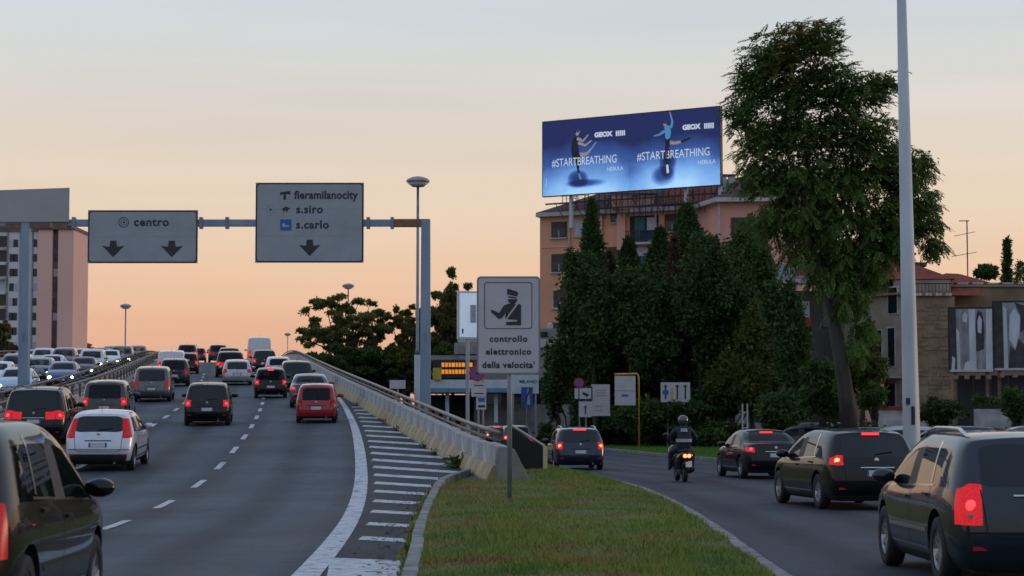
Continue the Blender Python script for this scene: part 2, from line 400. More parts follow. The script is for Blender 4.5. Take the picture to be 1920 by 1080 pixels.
# retaining wall under it, and flank of the ramp
b = MB(); ys = arange(50, 420, 4)
vs = [];
for Y in ys: vs += [(wallX(Y)+.18, Y, -.1), (wallX(Y)+.18, Y, zr(Y)-.05)]
o = b.add(vs, [(2*i, 2*i+2, 2*i+3, 2*i+1) for i in range(len(ys)-1)]).build('ramp_wall', CONC_D); tag(o, kind='structure')

def plain_parapet(off, label, inner, Ya=44, rails=True, out=True):
    p = empty('parapet', label=label, cat='parapet')
    f = lambda Y: solidX(Y)+off
    ys = arange(Ya, 260, 3)
    pm = MB().box(-.13,.13,-1.485,1.485,-.35,.55).mesh('panel'); ps = MB().box(-.045,.045,-.05,.05,.5,1.05).mesh('rail_post')
    for Y in ys:
        oriented(pm, 'panel', CONC_B, p, f(Y), Y, zr(Y), f)
        oriented(ps, 'rail_post', RAIL, p, f(Y), Y+1.5, zr(Y+1.5), f)
    for h, r, nm in ((1.08,.06,'handrail'), (.80,.045,'lower_rail')):
        MB().tube([(f(Y), Y, zr(Y)+h) for Y in arange(Ya, 260, 3)], r, 8).build(nm, RAIL, p, smooth=True)
    return p
plain_parapet(LP, 'beige concrete parapet with rusty rails, left of the outbound lanes', 1)
plain_parapet(OP, 'parapet with rusty rails in front of the oncoming cars, behind the beige one', 1)
plain_parapet(OP-12.6, 'far parapet beyond the oncoming cars at the left edge', 1, Ya=60)
b = MB(); vs = []
for Y in ys: vs += [(solidX(Y)+OP-12.9, Y, -.1), (solidX(Y)+OP-12.9, Y, zr(Y)-.05)]
o = b.add(vs, [(2*i, 2*i+2, 2*i+3, 2*i+1) for i in range(len(ys)-1)]).build('ramp_wall', CONC_D); tag(o, kind='structure')
# sheets closing the gap between the two carriageways
o = strip(lambda Y: solidX(Y)+OP+.2, lambda Y: solidX(Y)+LP-.2, arange(44,420,4), zr, -.12).build('median', CONC_D); tag(o, kind='structure')

# grass island ---------------------------------------------------------------
il = hermite([(8,-.62),(15,-.8),(21.4,-.95),(30,-1.25),(40,-1.45),(46,-1.42),(49.6,-.95)])
ir = hermite([(8,2.3),(15,2.45),(21.4,2.56),(30,2.8),(40,2.92),(50,2.7),(58,2.05),(66,1.05)])
def isl_l(Y): return il(Y) if Y <= 49.6 else -.3+(Y-49.6)*.055
def isl_z(x, Y):
    l, r = isl_l(Y), ir(Y); t = max(0, min(1, (x-l)/max(.1, r-l)))
    ramp = min(1, max(0, (Y-30)/20))
    return .14 + .12*math.sin(math.pi*t)*(.5+.5*ramp) + .12*ramp*(1-t) + .02*math.sin(Y*1.3+x*2)
b = MB(); rows = []; nx = 12
YI = arange(8, 65.5, .75)
for Y in YI: rows.append([(isl_l(Y)+(ir(Y)-isl_l(Y))*k/nx, Y, isl_z(isl_l(Y)+(ir(Y)-isl_l(Y))*k/nx, Y)) for k in range(nx+1)])
b.add([p for r in rows for p in r], [(i*(nx+1)+k, i*(nx+1)+k+1, (i+1)*(nx+1)+k+1, (i+1)*(nx+1)+k) for i in range(len(rows)-1) for k in range(nx)])
o = b.build('grass_island', SOIL, smooth=True); tag(o, kind='structure')
def kerb(f, side, Ya, Yb, label, zf=lambda Y: 0, n=1.0, wd=.16, ht=.15):
    k = empty('kerb', label=label, cat='kerb'); Y = Ya
    while Y < Yb:
        Y2 = min(Yb, Y+n); y0, y1 = Y+.006, Y2-.006
        a, c = f(y0), f(y1); j = random.uniform(-.008, .008)
        MB().add([(a+j, y0, zf(y0)-.1), (a+side*wd+j, y0, zf(y0)-.1), (c+side*wd+j, y1, zf(y1)-.1), (c+j, y1, zf(y1)-.1),
                  (a+j, y0, zf(y0)+ht), (a+side*wd+j, y0, zf(y0)+ht), (c+side*wd+j, y1, zf(y1)+ht), (c+j, y1, zf(y1)+ht)],
                 [(0,3,2,1),(4,5,6,7),(0,1,5,4),(1,2,6,5),(2,3,7,6),(3,0,4,7)]).build('kerbstone', KERB, k, bevel=.015)
        Y = Y2
    return k
kerb(il, -1, 8, 49.4, 'stone kerb left of the grass island, along the hatching', zr)
kerb(ir, 1, 8, 65, 'stone kerb right of the grass island, along the slip road')
kerb(rr, 1, 40, 170, 'long pale kerb across the slip road, at the lawn edge', n=2.0)

# lawn and parking lot beyond the slip road
o = strip(lambda Y: rr(Y)+.15, lambda Y: max(rr(Y)+.3, 11.6 if Y < 110 else 11.6+(Y-110)*.6), arange(62, 175, 3), lambda Y: .11, 0, 2).build('lawn', LAWN); tag(o, kind='structure')
o = MB().add([(11.7,72,.02),(60,72,.02),(60,112,.02),(11.7,112,.02)], [(0,1,2,3)]).build('parking_lot', A_RIGHT); tag(o, kind='structure')
o = MB().add([(12.75,-20,.10),(24,-20,.10),(24,71.5,.10),(12.75,62,.10)], [(0,1,2,3)]).build('pavement', CONC_D); tag(o, kind='structure')
# ------------------------------------------------------------------ cars
GLASS = glass_mat('car_glass', (.55,.62,.62), .62); GLASS_D = glass_mat('car_glass_dark', (.3,.36,.36), .16)
BLACK = M('black_plastic', (.012,.012,.013), .55, var=.2, scale=6)
WELL = M('wheel_well_black', (.006,.006,.006), .9, var=.1)
TYRE = M('tyre_rubber', (.014,.014,.015), .8, var=.2, scale=9, bump=.2)
RIM = M('alloy_rim', (.42,.43,.45), .3, .85, var=.1)
RIM_D = M('steel_rim_dark', (.10,.10,.11), .4, .6, var=.1)
CHROME = M('chrome_trim', (.62,.62,.63), .18, 1.0, var=.05)
SEAT = M('seat_fabric', (.02,.02,.022), .9, var=.25, scale=8)
PLATE = M('plate_white', (.55,.56,.58), .5, var=.06, scale=12); PLATE_B = M('plate_blue', (.03,.10,.40), .5, var=.05)
def tail_mat(name, base, emit):
    m = bpy.data.materials.new(name); m.use_nodes = True; t = m.node_tree; b = t.nodes['Principled BSDF']; tc = N(t, 'ShaderNodeTexCoord')
    v = N(t, 'ShaderNodeTexVoronoi'); v.inputs['Scale'].default_value = 48; t.links.new(tc.outputs['Object'], v.inputs['Vector'])
    r = N(t, 'ShaderNodeValToRGB'); r.color_ramp.elements[0].color = (emit, emit*.03, emit*.035, 1); r.color_ramp.elements[1].color = (emit*.72, emit*.016, emit*.025, 1)
    r.color_ramp.elements[0].position = .1; r.color_ramp.elements[1].position = .62
    t.links.new(v.outputs['Distance'], r.inputs[0]); t.links.new(r.outputs[0], b.inputs['Emission Color']); b.inputs['Emission Strength'].default_value = 1
    b.inputs['Base Color'].default_value = (*base, 1); b.inputs['Roughness'].default_value = .25; b.inputs['Specular IOR Level'].default_value = .25
    return m
TAIL_ON = tail_mat('tail_lamp_lit', (.20,.004,.006), .62); TAIL_DIM = tail_mat('tail_lamp_dim', (.18,.004,.006), .26); TAIL_OFF = tail_mat('tail_lamp_off', (.20,.008,.010), .05)
BULB = M('brake_bulb', (1,.2,.08), .4, var=0, emit=4.5, ecol=(1,.16,.05))
BULBR = M('tail_bulb_red', (.8,.05,.05), .4, var=0, emit=1.7, ecol=(1,.05,.06))
BRAKE = M('brake_lamp_lit', (.6,.02,.02), .3, var=0, emit=1.6, ecol=(1,.04,.05))
LENSW = M('reversing_lens', (.42,.20,.20), .15, var=.2, scale=20, coat=.5)
HEAD = M('head_lamp_glass', (.55,.56,.58), .1, var=.15, scale=20, coat=.6)
HEADB = M('head_lamp_beam', (1,.9,.75), .4, var=0, emit=11, ecol=(1,.83,.62))
_paint = {}
def paint(name, col, metal=.0, rough=.35, coat=1.0):
    if name not in _paint:
        m = M('car_paint_'+name, col, rough, metal, var=.06, scale=5, coat=coat, spec=.06); _paint[name] = m
    return _paint[name]

IC = [-1, -.89, -.45, 0, .45, .89, 1]
def car_shape(P):
    """returns parts: list of (name, slot, mesh) and a BVH tree, from a subdivided cage"""
    L, W, H = P['L'], P['W'], P['H']; sedan = P.get('sedan', False)
    yb, yrt, yc, yB, yat, ycw = P['yrb'], P['yrt'], P['yc'], P['yB'], P['yat'], P['ycw']
    zb, zf_, zcw, zh = P['belt_r'], P['belt_f'], P['zcw'], P['zh']
    bp = .06
    if not sedan:
        lowy = [0, .13, yc*.55, yc, yB-bp, yB+bp, (yat+ycw)/2, ycw-.05, (ycw+L)/2, L-.2, L]
        bely = [yb, yb+.11, yb+.30, yc, yB-bp, yB+bp, yat+(ycw-yat)*.62, ycw-.02, (ycw+L)/2, L-.24, L-.06]
        topy = [yrt, yrt+.12, yrt+.30, yc+.06, yB-bp, yB+bp-.03, yat, ycw, (ycw+L)/2, L-.28, L-.12]
        topz = [H-.065, H-.04, H-.015, H, H+.008, H, H-.055, zcw, (zcw+zh)/2+.035, zh+.02, zh-.06]
    else:
        lowy = [0, .13, yb-.05, yc, yB-bp, yB+bp, (yat+ycw)/2, ycw-.05, (ycw+L)/2, L-.2, L]
        bely = [.07, .2, yb, yc-.1, yB-bp, yB+bp, yat+(ycw-yat)*.62, ycw-.02, (ycw+L)/2, L-.24, L-.06]
        topy = [.10, .26, yb, yrt, yB-bp, yB+bp-.03, yat, ycw, (ycw+L)/2, L-.28, L-.12]
        zt = P['zt']; topz = [zt-.03, zt, zt+.01, H-.04, H, H, H-.035, zcw, (zcw+zh)/2+.035, zh+.02, zh-.06]
    belz = [zb + (zf_-zb)*min(1, j/6) for j in range(7)] + [zcw-.09, zcw-.13, zh-.10, zh-.16]
    if sedan: belz[0] = min(belz[0], P['zt']-.1); belz[1] = min(belz[1], P['zt']-.08); belz[2] = min(belz[2], P['zt']-.06)
    nj, nk, ni = 11, 8, 7
    zk = P.get('zk', [.17, .25, .42, .60, .78])
    taper = P.get('taper', [.83, .955, 1, 1, 1, 1, 1, .99, .97, .90, .76])
    tw = P.get('tw', .80)
    wk = [.84, .95, .99, 1.0, 1.0, .965]
    rear_y = P.get('rear_y', [.13, .04, 0, .01, .04]); fr = [.14, .03, 0, .01, .04]
    def pos(i, j, k):
        hood = j >= 7; deck = sedan and j <= 2
        if k <= 4:
            y = lowy[j] + (bely[j]-lowy[j])*max(0, (k-2))/3 if 0 < j < 10 else (rear_y[k] if j == 0 else L-fr[k]); z = zk[k]
            if j >= 7: z = min(z, belz[j]-.03*(5-k))
        elif k == 5: y, z = bely[j], belz[j]
        elif k == 6:
            t = .5 if (hood or deck) else (.95 if j == 0 else .85)
            y = bely[j]+(topy[j]-bely[j])*(t if not (hood or deck) else .6); z = belz[j]+(topz[j]-belz[j])*t
        else: y, z = topy[j], topz[j]
        if k <= 5: w = wk[k]
        elif hood or deck: w = [.93, .84][k-6]
        else: w = [tw+.045, tw-.075][k-6]
        tp = taper[j]
        if k >= 6 and j <= 1 and not deck: tp = 1-(1-tp)*.35
        if j in (6,) and k >= 6: w *= .985
        w *= tp
        if j == 0 and not sedan and i in (1, 5):
            if k == 5: z -= .03
            if k == 4: z += .035
        if j == 1 and i in (0, 6):
            if k == 4: z += .06
            if k == 5: z -= .03
        a = IC[i]; x = a*w*W/2
        if k == 7: z += (.035 if not (hood or deck) else .03)*(1-a*a)
        if j == 0: y -= P.get('bow', .09)*(1-a*a)*(1 if k >= 2 else .5)
        if j == 10: y += .13*(1-a*a)
        if j in (8, 9) and k == 7: y += .08*(1-a*a)
        if j == 7 and k >= 6: y += .10*(1-a*a)
        if j == 6 and k == 7: y += .07*(1-a*a)
        return (x, y, z)
    V = {}; vs = []
    def vid(i, j, k):
        if (i, j, k) not in V: V[(i, j, k)] = len(vs); vs.append(pos(i, j, k))
        return V[(i, j, k)]
    F = []; FM = []
    tails = P.get('tail', {4}); ts = P.get('tail_side', True)
    for i in range(ni-1):                                    # rear and front
        for k in range(nk-1):
            outer = i in (0, ni-2); m = 0
            if k <= P.get('bumper_k', 0): m = 4
            if not sedan and k == 5 and not outer: m = 1 if not P.get('blind') else 0
            if outer and k in tails: m = 2
            if not outer and i in (1, 4) and k in P.get('tail_in', set()): m = 2
            F.append((vid(i,0,k), vid(i+1,0,k), vid(i+1,0,k+1), vid(i,0,k+1))); FM.append(m)
            m = 0
            if k == 0: m = 4
            if k == 4 and outer: m = 3
            if k in (3, 4) and not outer: m = 4 if (i in (2, 3) or k == 3) else 0
            if k == 1 and not outer: m = 4
            F.append((vid(i,10,k), vid(i,10,k+1), vid(i+1,10,k+1), vid(i+1,10,k))); FM.append(m)
    for j in range(nj-1):
        for k in range(nk-1):
            m = 0
            if k == 0: m = 4
            if k == 5 and j in P.get('side_win', (2, 3, 5, 6)): m = 1
            if k == 5 and j == 4 and not P.get('blind'): m = 5
            if j == 0 and k in tails and ts: m = 2
            if j == 9 and k == 4: m = 3
            F.append((vid(0,j,k), vid(0,j,k+1), vid(0,j+1,k+1), vid(0,j+1,k))); FM.append(m)
            F.append((vid(6,j,k), vid(6,j+1,k), vid(6,j+1,k+1), vid(6,j,k+1))); FM.append(m)
    for i in range(ni-1):
        for j in range(nj-1):
            outer = i in (0, ni-2); m = 0
            if j == 6 and not outer: m = 6
            if sedan and j == 2 and not outer: m = 1
            F.append((vid(i,j,7), vid(i+1,j,7), vid(i+1,j+1,7), vid(i,j+1,7))); FM.append(m)
            F.append((vid(i,j,0), vid(i,j+1,0), vid(i+1,j+1,0), vid(i+1,j,0))); FM.append(4)
    me = bpy.data.meshes.new('cage'); me.from_pydata(vs, [], F); me.polygons.foreach_set('material_index', FM)
    for q in range(7): me.materials.append(None)
    bm = bmesh.new(); bm.from_mesh(me)
    bmesh.ops.recalc_face_normals(bm, faces=bm.faces)
    cl = bm.edges.layers.float.new('crease_edge'); inv = {v: k for k, v in V.items()}
    for e in bm.edges:
        a, b_ = inv[e.verts[0].index], inv[e.verts[1].index]
        if a[2] == b_[2] == 5 and a[0] == b_[0] and a[0] in (0, 6): e[cl] = .45
        if a[2] == b_[2] == 0: e[cl] = .6
        if not sedan and a[1] == b_[1] == 0 and a[2] == b_[2] and a[2] in (5, 6) and 1 <= min(a[0], b_[0]) and max(a[0], b_[0]) <= 5: e[cl] = .5
        if a[2] == b_[2] == 7 and a[1] == b_[1] == 0: e[cl] = .55
        if a[1] == b_[1] == 7 and a[2] == 7 and b_[2] == 7: e[cl] = .4
        if sedan and a[1] == b_[1] == 2 and a[2] == 7 and b_[2] == 7: e[cl] = .4
    bm.to_mesh(me); bm.free()
    o = bpy.data.objects.new('cage', me); COL.objects.link(o)
    md = o.modifiers.new('s', 'SUBSURF'); md.levels = md.render_levels = P.get('lv', 2); md.boundary_smooth = 'ALL'
    sm = evaluated(o); drop(o)
    co = np.empty(len(sm.vertices)*3, np.float32); sm.vertices.foreach_get('co', co); co = co.reshape(-1, 3)
    mn, mxx = co.min(0), co.max(0)
    co[:, 0] *= W/(mxx[0]-mn[0]); co[:, 1] = (co[:, 1]-mn[1])*L/(mxx[1]-mn[1]); z0 = .17
    co[:, 2] = z0+(co[:, 2]-mn[2])*(H-z0)/(mxx[2]-mn[2]); sm.vertices.foreach_set('co', co.ravel()); sm.update()
    # wheel wells
    r = P['r']; yr, yf = P['axr'], P['axf']
    cb = MB()
    for y in (yr, yf):
        for s in (-1, 1):
            x0, x1 = sorted((s*(W/2-.30), s*(W/2+.2))); cb.lathe([(r+.055, x0), (r+.055, x1)], 28, 'x', (0, y, r+.015))
    co_ = cb.build('cut', None); 
    co_.data.materials.clear()
    for q in range(7): co_.data.materials.append(None)
    for p in co_.data.polygons: p.material_index = 4
    o = bpy.data.objects.new('b', sm); COL.objects.link(o)
    md = o.modifiers.new('b', 'BOOLEAN'); md.object = co_; md.operation = 'DIFFERENCE'; md.solver = 'EXACT'
    bmh = evaluated(o)
    for q in range(5):                       # a failed cut is tried again with a nudged cutter
        zs = [v.co.z for v in bmh.vertices]
        if len(bmh.polygons) > len(sm.polygons)*.8 and max(zs, default=0) > H*.95: break
        co_.location = (.0013*(q+1), .0021*(q+1), .0017*(q+1)); bmh = evaluated(o)
    bpy.data.objects.remove(o); drop(co_)
    bvh = BVHTree.FromPolygons([v.co.copy() for v in bmh.vertices], [tuple(p.vertices) for p in bmh.polygons])
    # split by slot and by connected patch
    parts = []
    names = {0: 'body', 1: 'glass', 2: 'taillight', 3: 'headlight', 4: 'lower_trim', 5: 'door_pillar', 6: 'windscreen'}
    bysl = {}
    for p in bmh.polygons: bysl.setdefault(p.material_index, []).append(p)
    for sl, ps in bysl.items():
        groups = [ps]
        if sl in (1, 2, 3, 5):
            par = {}
            def find(a):
                while par[a] != a: par[a] = par[par[a]]; a = par[a]
                return a
            for p in ps:
                for v in p.vertices: par.setdefault(v, v)
                for v in p.vertices[1:]: par[find(v)] = find(p.vertices[0])
            gd = {}
            for p in ps: gd.setdefault(find(p.vertices[0]), []).append(p)
            groups = list(gd.values())
        for gp in groups:
            idx = {}; vv = []; ff = []
            for p in gp:
                t = []
                for v in p.vertices:
                    if v not in idx: idx[v] = len(vv); vv.append(tuple(bmh.vertices[v].co))
                    t.append(idx[v])
                ff.append(t)
            nm = names[sl]
            if sl == 1:
                xs = [q[0] for q in vv]; nm = 'side_window' if min(xs) > .25 or max(xs) < -.25 else 'rear_window'
            m2 = bpy.data.meshes.new(nm); m2.from_pydata(vv, [], ff)
            for p in m2.polygons: p.use_smooth = True
            parts.append((nm, sl, m2))
    bpy.data.meshes.remove(bmh)
    return parts, bvh

def base_params(**k):
    d = dict(L=3.95, W=1.70, H=1.48, yrb=.10, yrt=.42, yc=.95, yB=1.75, yat=2.35, ycw=3.05, belt_r=.98, belt_f=.92, zcw=1.0, zh=.74, r=.30, axr=.62, axf=3.12)
    d.update(k); return d
STY = {
 'hatch': base_params(belt_r=.92, zk=[.17,.25,.40,.54,.68]),
 'fiesta': base_params(L=3.95, W=1.72, H=1.48, yrb=.16, yrt=.50, belt_r=.99, belt_f=.93, zk=[.17,.25,.44,.60,.84], bumper_k=1, tail={4,5}, r=.31, tw=.77, rear_y=[.13,.02,0,.0,.08]),
 'yaris': base_params(L=3.75, W=1.66, H=1.52, yrb=.10, yrt=.38, belt_r=.91, zk=[.17,.25,.40,.54,.68], tail={4}, tw=.79, bumper_k=0),
 'micro': base_params(L=3.43, W=1.62, H=1.46, yrb=.07, yrt=.30, yc=.85, yB=1.5, yat=2.05, ycw=2.7, axr=.5, axf=2.84, r=.28, belt_r=.88, zk=[.17,.25,.38,.50,.64], tail={4}, tw=.78),
 'redcar': base_params(L=3.34, W=1.52, H=1.42, yrb=.08, yrt=.40, yc=.85, yB=1.5, yat=2.0, ycw=2.65, axr=.55, axf=2.75, r=.27, belt_r=.85, belt_f=.86, zcw=.95, zk=[.17,.25,.38,.50,.64], tail={4}, tw=.80, bow=.05),
 'mpv': base_params(L=4.3, W=1.78, H=1.62, yrb=.10, yrt=.36, yc=1.05, yB=1.95, yat=2.7, ycw=3.5, belt_r=.97, belt_f=.95, zcw=1.06, zh=.80, axr=.75, axf=3.42, r=.32, zk=[.17,.26,.42,.54,.66], tail={4}, tw=.80),
 'modus': base_params(L=3.8, W=1.70, H=1.58, yrb=.08, yrt=.30, yc=.95, yB=1.7, yat=2.35, ycw=3.0, belt_r=.96, belt_f=.93, zcw=1.05, zh=.80, axr=.6, axf=3.08, r=.31, zk=[.17,.26,.42,.56,.68], tail={4}, tw=.80),
 'nearmpv': base_params(L=4.45, W=1.80, H=1.64, yrb=.10, yrt=.48, yc=1.1, yB=2.0, yat=2.7, ycw=3.55, belt_r=1.08, belt_f=.98, zcw=1.06, zh=.80, axr=.78, axf=3.52, r=.33, zk=[.17,.26,.44,.66,.86], tail={3,4}, tw=.79, lv=3),
 'suv': base_params(L=4.7, W=1.92, H=1.72, yrb=.12, yrt=.42, yc=1.15, yB=2.1, yat=2.85, ycw=3.6, belt_r=1.04, belt_f=1.02, zcw=1.10, zh=.88, axr=.9, axf=3.75, r=.37, zk=[.22,.32,.50,.66,.80], tail={4}, tail_in={4}, tw=.79),
 'wagon': base_params(L=4.5, W=1.74, H=1.47, yrb=.12, yrt=.46, yc=1.15, yB=2.05, yat=2.75, ycw=3.45, belt_r=.95, belt_f=.90, zcw=.98, zh=.74, axr=.95, axf=3.6, r=.31, zk=[.17,.25,.40,.56,.70], tail={4}, tw=.77),
 'signum': base_params(L=4.65, W=1.80, H=1.50, yrb=.14, yrt=.52, yc=1.2, yB=2.15, yat=2.8, ycw=3.55, belt_r=1.0, belt_f=.92, zcw=1.0, zh=.76, axr=.95, axf=3.78, r=.33, zk=[.17,.26,.44,.66,.84], tail={4}, tw=.76, lv=3),
 'phedra': base_params(L=4.6, W=1.80, H=1.53, yrb=.12, yrt=.42, yc=1.2, yB=2.15, yat=2.85, ycw=3.6, belt_r=1.01, belt_f=.94, zcw=1.02, zh=.77, axr=.92, axf=3.62, r=.34, zk=[.18,.27,.45,.64,.82], tail={3,4}, tw=.78, lv=3),
 'sedan': base_params(L=4.5, W=1.78, H=1.43, sedan=True, yrb=.75, yrt=1.25, yc=1.25, yB=2.05, yat=2.65, ycw=3.35, belt_r=.97, belt_f=.90, zt=1.04, zcw=.97, zh=.72, axr=.88, axf=3.6, r=.32, zk=[.17,.25,.42,.62,.78], tail={4}, tw=.74, side_win=(2,3,5,6)),
 'van_small': base_params(L=4.2, W=1.80, H=1.82, yrb=.05, yrt=.16, yc=1.0, yB=2.1, yat=2.75, ycw=3.4, belt_r=1.10, belt_f=1.05, zcw=1.14, zh=.86, axr=.75, axf=3.35, r=.31, zk=[.18,.28,.44,.64,.84], tail={4,3}, tw=.88, side_win=(5,6), blind=True, bow=.03),
 'van_big': base_params(L=5.4, W=1.98, H=2.40, yrb=.04, yrt=.12, yc=1.4, yB=3.2, yat=3.9, ycw=4.65, belt_r=1.25, belt_f=1.2, zcw=1.28, zh=1.0, axr=1.0, axf=4.4, r=.34, zk=[.22,.34,.5,.72,.95], tail={4,3}, tw=.90, side_win=(5,6), blind=True, bow=.03),
}
_shape = {}
def shape(s):
    if s not in _shape: _shape[s] = car_shape(STY[s])
    return _shape[s]
# shared wheel: tyre part with rim sub-part (unit radius, width .62 r)
tyre_me = MB().lathe([(.62,-.27),(.80,-.31),(.95,-.27),(1,-.16),(1,.16),(.95,.27),(.80,.31),(.62,.27)], 28, 'x', cap=False).mesh('tyre', True)
def rim_mesh():
    b = MB(); b.lathe([(.64,-.2),(.66,.25),(.60,.25),(.57,.12),(.2,.10),(.16,.16),(.05,.17)], 28, 'x')
    for k in range(7):
        g = 2*math.pi*k/7; c, s = math.cos(g), math.sin(g); p = []
        for rr_, hw in ((.12,.07),(.60,.055)):
            for q in (-1, 1): p.append((.17 if rr_ < .3 else .22, rr_*c-q*hw*s, rr_*s+q*hw*c))
        back = [(.11, y, z) for x, y, z in p]
        b.add(p+back, [(0,1,3,2),(4,6,7,5),(0,2,6,4),(1,5,7,3),(2,3,7,6),(0,4,5,1)])
    return b.mesh('rim', False)
rim_me = rim_mesh()
hub_me = MB().lathe([(.58,.0),(.58,.105),(.05,.106)], 24, 'x').mesh('hub')
def mirror_mesh():
    b = MB(); b.lathe([(.01,-.075),(.075,-.06),(.10,-.02),(.10,.02),(.06,.05),(.01,.06)], 14, 'y')
    b.v = [(x*1.15, y, z*.8) for x, y, z in b.v]; return b.mesh('mirror', True)
mirror_me = mirror_mesh()
bulb_me = MB().lathe([(.002,-.03),(.05,-.025),(.07,0),(.05,.02),(.002,.03)], 12, 'y').mesh('bulb', True)
plate_me = MB().box(-.22,.22,-.012,.012,-.055,.055).mesh('licence_plate'); band_me = MB().box(-.02,.02,-.014,.014,-.055,.055).mesh('plate_band')
def seat_mesh():
    b = MB(); b.plate([(-.24,.0),(.24,.0),(.22,.42),(-.22,.42)], -.06, .06); b.plate([(-.12,.44),(.12,.44),(.11,.60),(-.11,.60)], -.04, .05)
    b.box(-.02,.02,-.02,.02,.40,.46); return b.mesh('seat')
seat_me = seat_mesh()
_extra = {}
def side_ray(bvh, y, z, s):
    h = bvh.ray_cast(Vector((s*3, y, z)), Vector((-s, 0, 0)))
    return h[0].x if h[0] is not None else None
def rear_ray(bvh, x, z, front=False):
    h = bvh.ray_cast(Vector((x, 12 if front else -3, z)), Vector((0, -1 if front else 1, 0)))
    return h[0].y if h[0] is not None else None
def side_ribbon(bvh, pts, s, wd, proud=.004):
    """ribbon on the car flank through (y,z) points"""
    fine = []
    for (a, b_) in zip(pts, pts[1:]):
        n = max(2, int(math.hypot(b_[0]-a[0], b_[1]-a[1])/.08))
        fine += [(a[0]+(b_[0]-a[0])*k/n, a[1]+(b_[1]-a[1])*k/n) for k in range(n)]
    fine.append(pts[-1]); vs = []; 
    for q, (y, z) in enumerate(fine):
        a = fine[max(0, q-1)]; c = fine[min(len(fine)-1, q+1)]; dy, dz = c[0]-a[0], c[1]-a[1]; l = math.hypot(dy, dz) or 1
        ny, nz = -dz/l*wd/2, dy/l*wd/2
        for t in (1, -1):
            yy, zz = y+ny*t, z+nz*t; x = side_ray(bvh, yy, zz, s)
            if x is None: x = vs[-1][0]-s*proud if vs else 0
            vs.append((x+s*proud, yy, zz))
    return MB().add(vs, [(2*q, 2*q+1, 2*q+3, 2*q+2) for q in range(len(fine)-1)]).mesh('seam')
def extras(s):
    """per style: seams, handles, bumper strips, plate spot, sill strips"""
    if s in _extra: return _extra[s]
    P = STY[s]; _, bvh = shape(s); e = []
    for sd in (-1, 1):
        for nm, pts, wd in (('door_seam', [(P['yB'], P['belt_f']-.02), (P['yB'], .32)], .012),
                            ('door_seam', [(P['ycw']-.12, P['zcw']-.18), (P['ycw']-.16, .32)], .012),
                            ('door_seam', [(P['yc']+.02, P['belt_r']-.03), (P['yc']+.05, .62)], .012),
                            ('side_moulding', [(P['yc']+.15, .52), (P['ycw']-.2, .52)], .045),
                            ('sill_strip', [(P['axr']+P['r']+.1, .285+P['r']*.15), (P['axf']-P['r']-.1, .285+P['r']*.15)], .03),
                            ('window_trim', [(P['yc']-.1, P['belt_r']-.03), (P['ycw']-.35, P['belt_f']-.015)], .02)):
            if P.get('blind') and nm in ('window_trim',): continue
            e.append((nm, side_ribbon(bvh, pts, sd, wd)))
        if not P.get('blind') and not P.get('sedan'):
            e.append(('window_pillar', side_ribbon(bvh, [(P['yc']+.02, P['belt_r']-.01), (P['yc']+.10, P['belt_r']+(P['H']-P['belt_r'])*.78)], sd, .06)))
        for y, z in ((P['yc']+.18, P['belt_r']-.13), (P['yB']+.18, P['belt_f']-.11)):
            x = side_ray(bvh, y, z, sd)
            if x is not None: e.append(('door_handle', MB().box(min(x-.01, x+sd*.03), max(x-.01, x+sd*.03), y-.09, y+.09, z-.015, z+.015).mesh('door_handle')))
    # tailgate outline
    zt = P['zk'][2]+.05 if 'zk' in P else .47; hw = P['W']/2*.69; vs = []; pts = [(-hw, (P.get('belt_r',1))-.05), (-hw*.94, zt+.05), (-hw*.85, zt), (hw*.85, zt), (hw*.94, zt+.05), (hw, P['belt_r']-.05)]
    fine = []
    for a, c in zip(pts, pts[1:]):
        n = max(2, int(math.hypot(c[0]-a[0], c[1]-a[1])/.08)); fine += [(a[0]+(c[0]-a[0])*k/n, a[1]+(c[1]-a[1])*k/n) for k in range(n)]
    fine.append(pts[-1])
    for q, (x, z) in enumerate(fine):
        a = fine[max(0, q-1)]; c = fine[min(len(fine)-1, q+1)]; l = math.hypot(c[0]-a[0], c[1]-a[1]) or 1
        nx, nz = -(c[1]-a[1])/l*.006, (c[0]-a[0])/l*.006
        for t in (1, -1):
            y = rear_ray(bvh, x+nx*t, z+nz*t); vs.append((x+nx*t, (y if y is not None else 0)-.003, z+nz*t))
    e.append(('tailgate_seam', MB().add(vs, [(2*q, 2*q+1, 2*q+3, 2*q+2) for q in range(len(fine)-1)]).mesh('tailgate_seam')))
    _extra[s] = e; return e

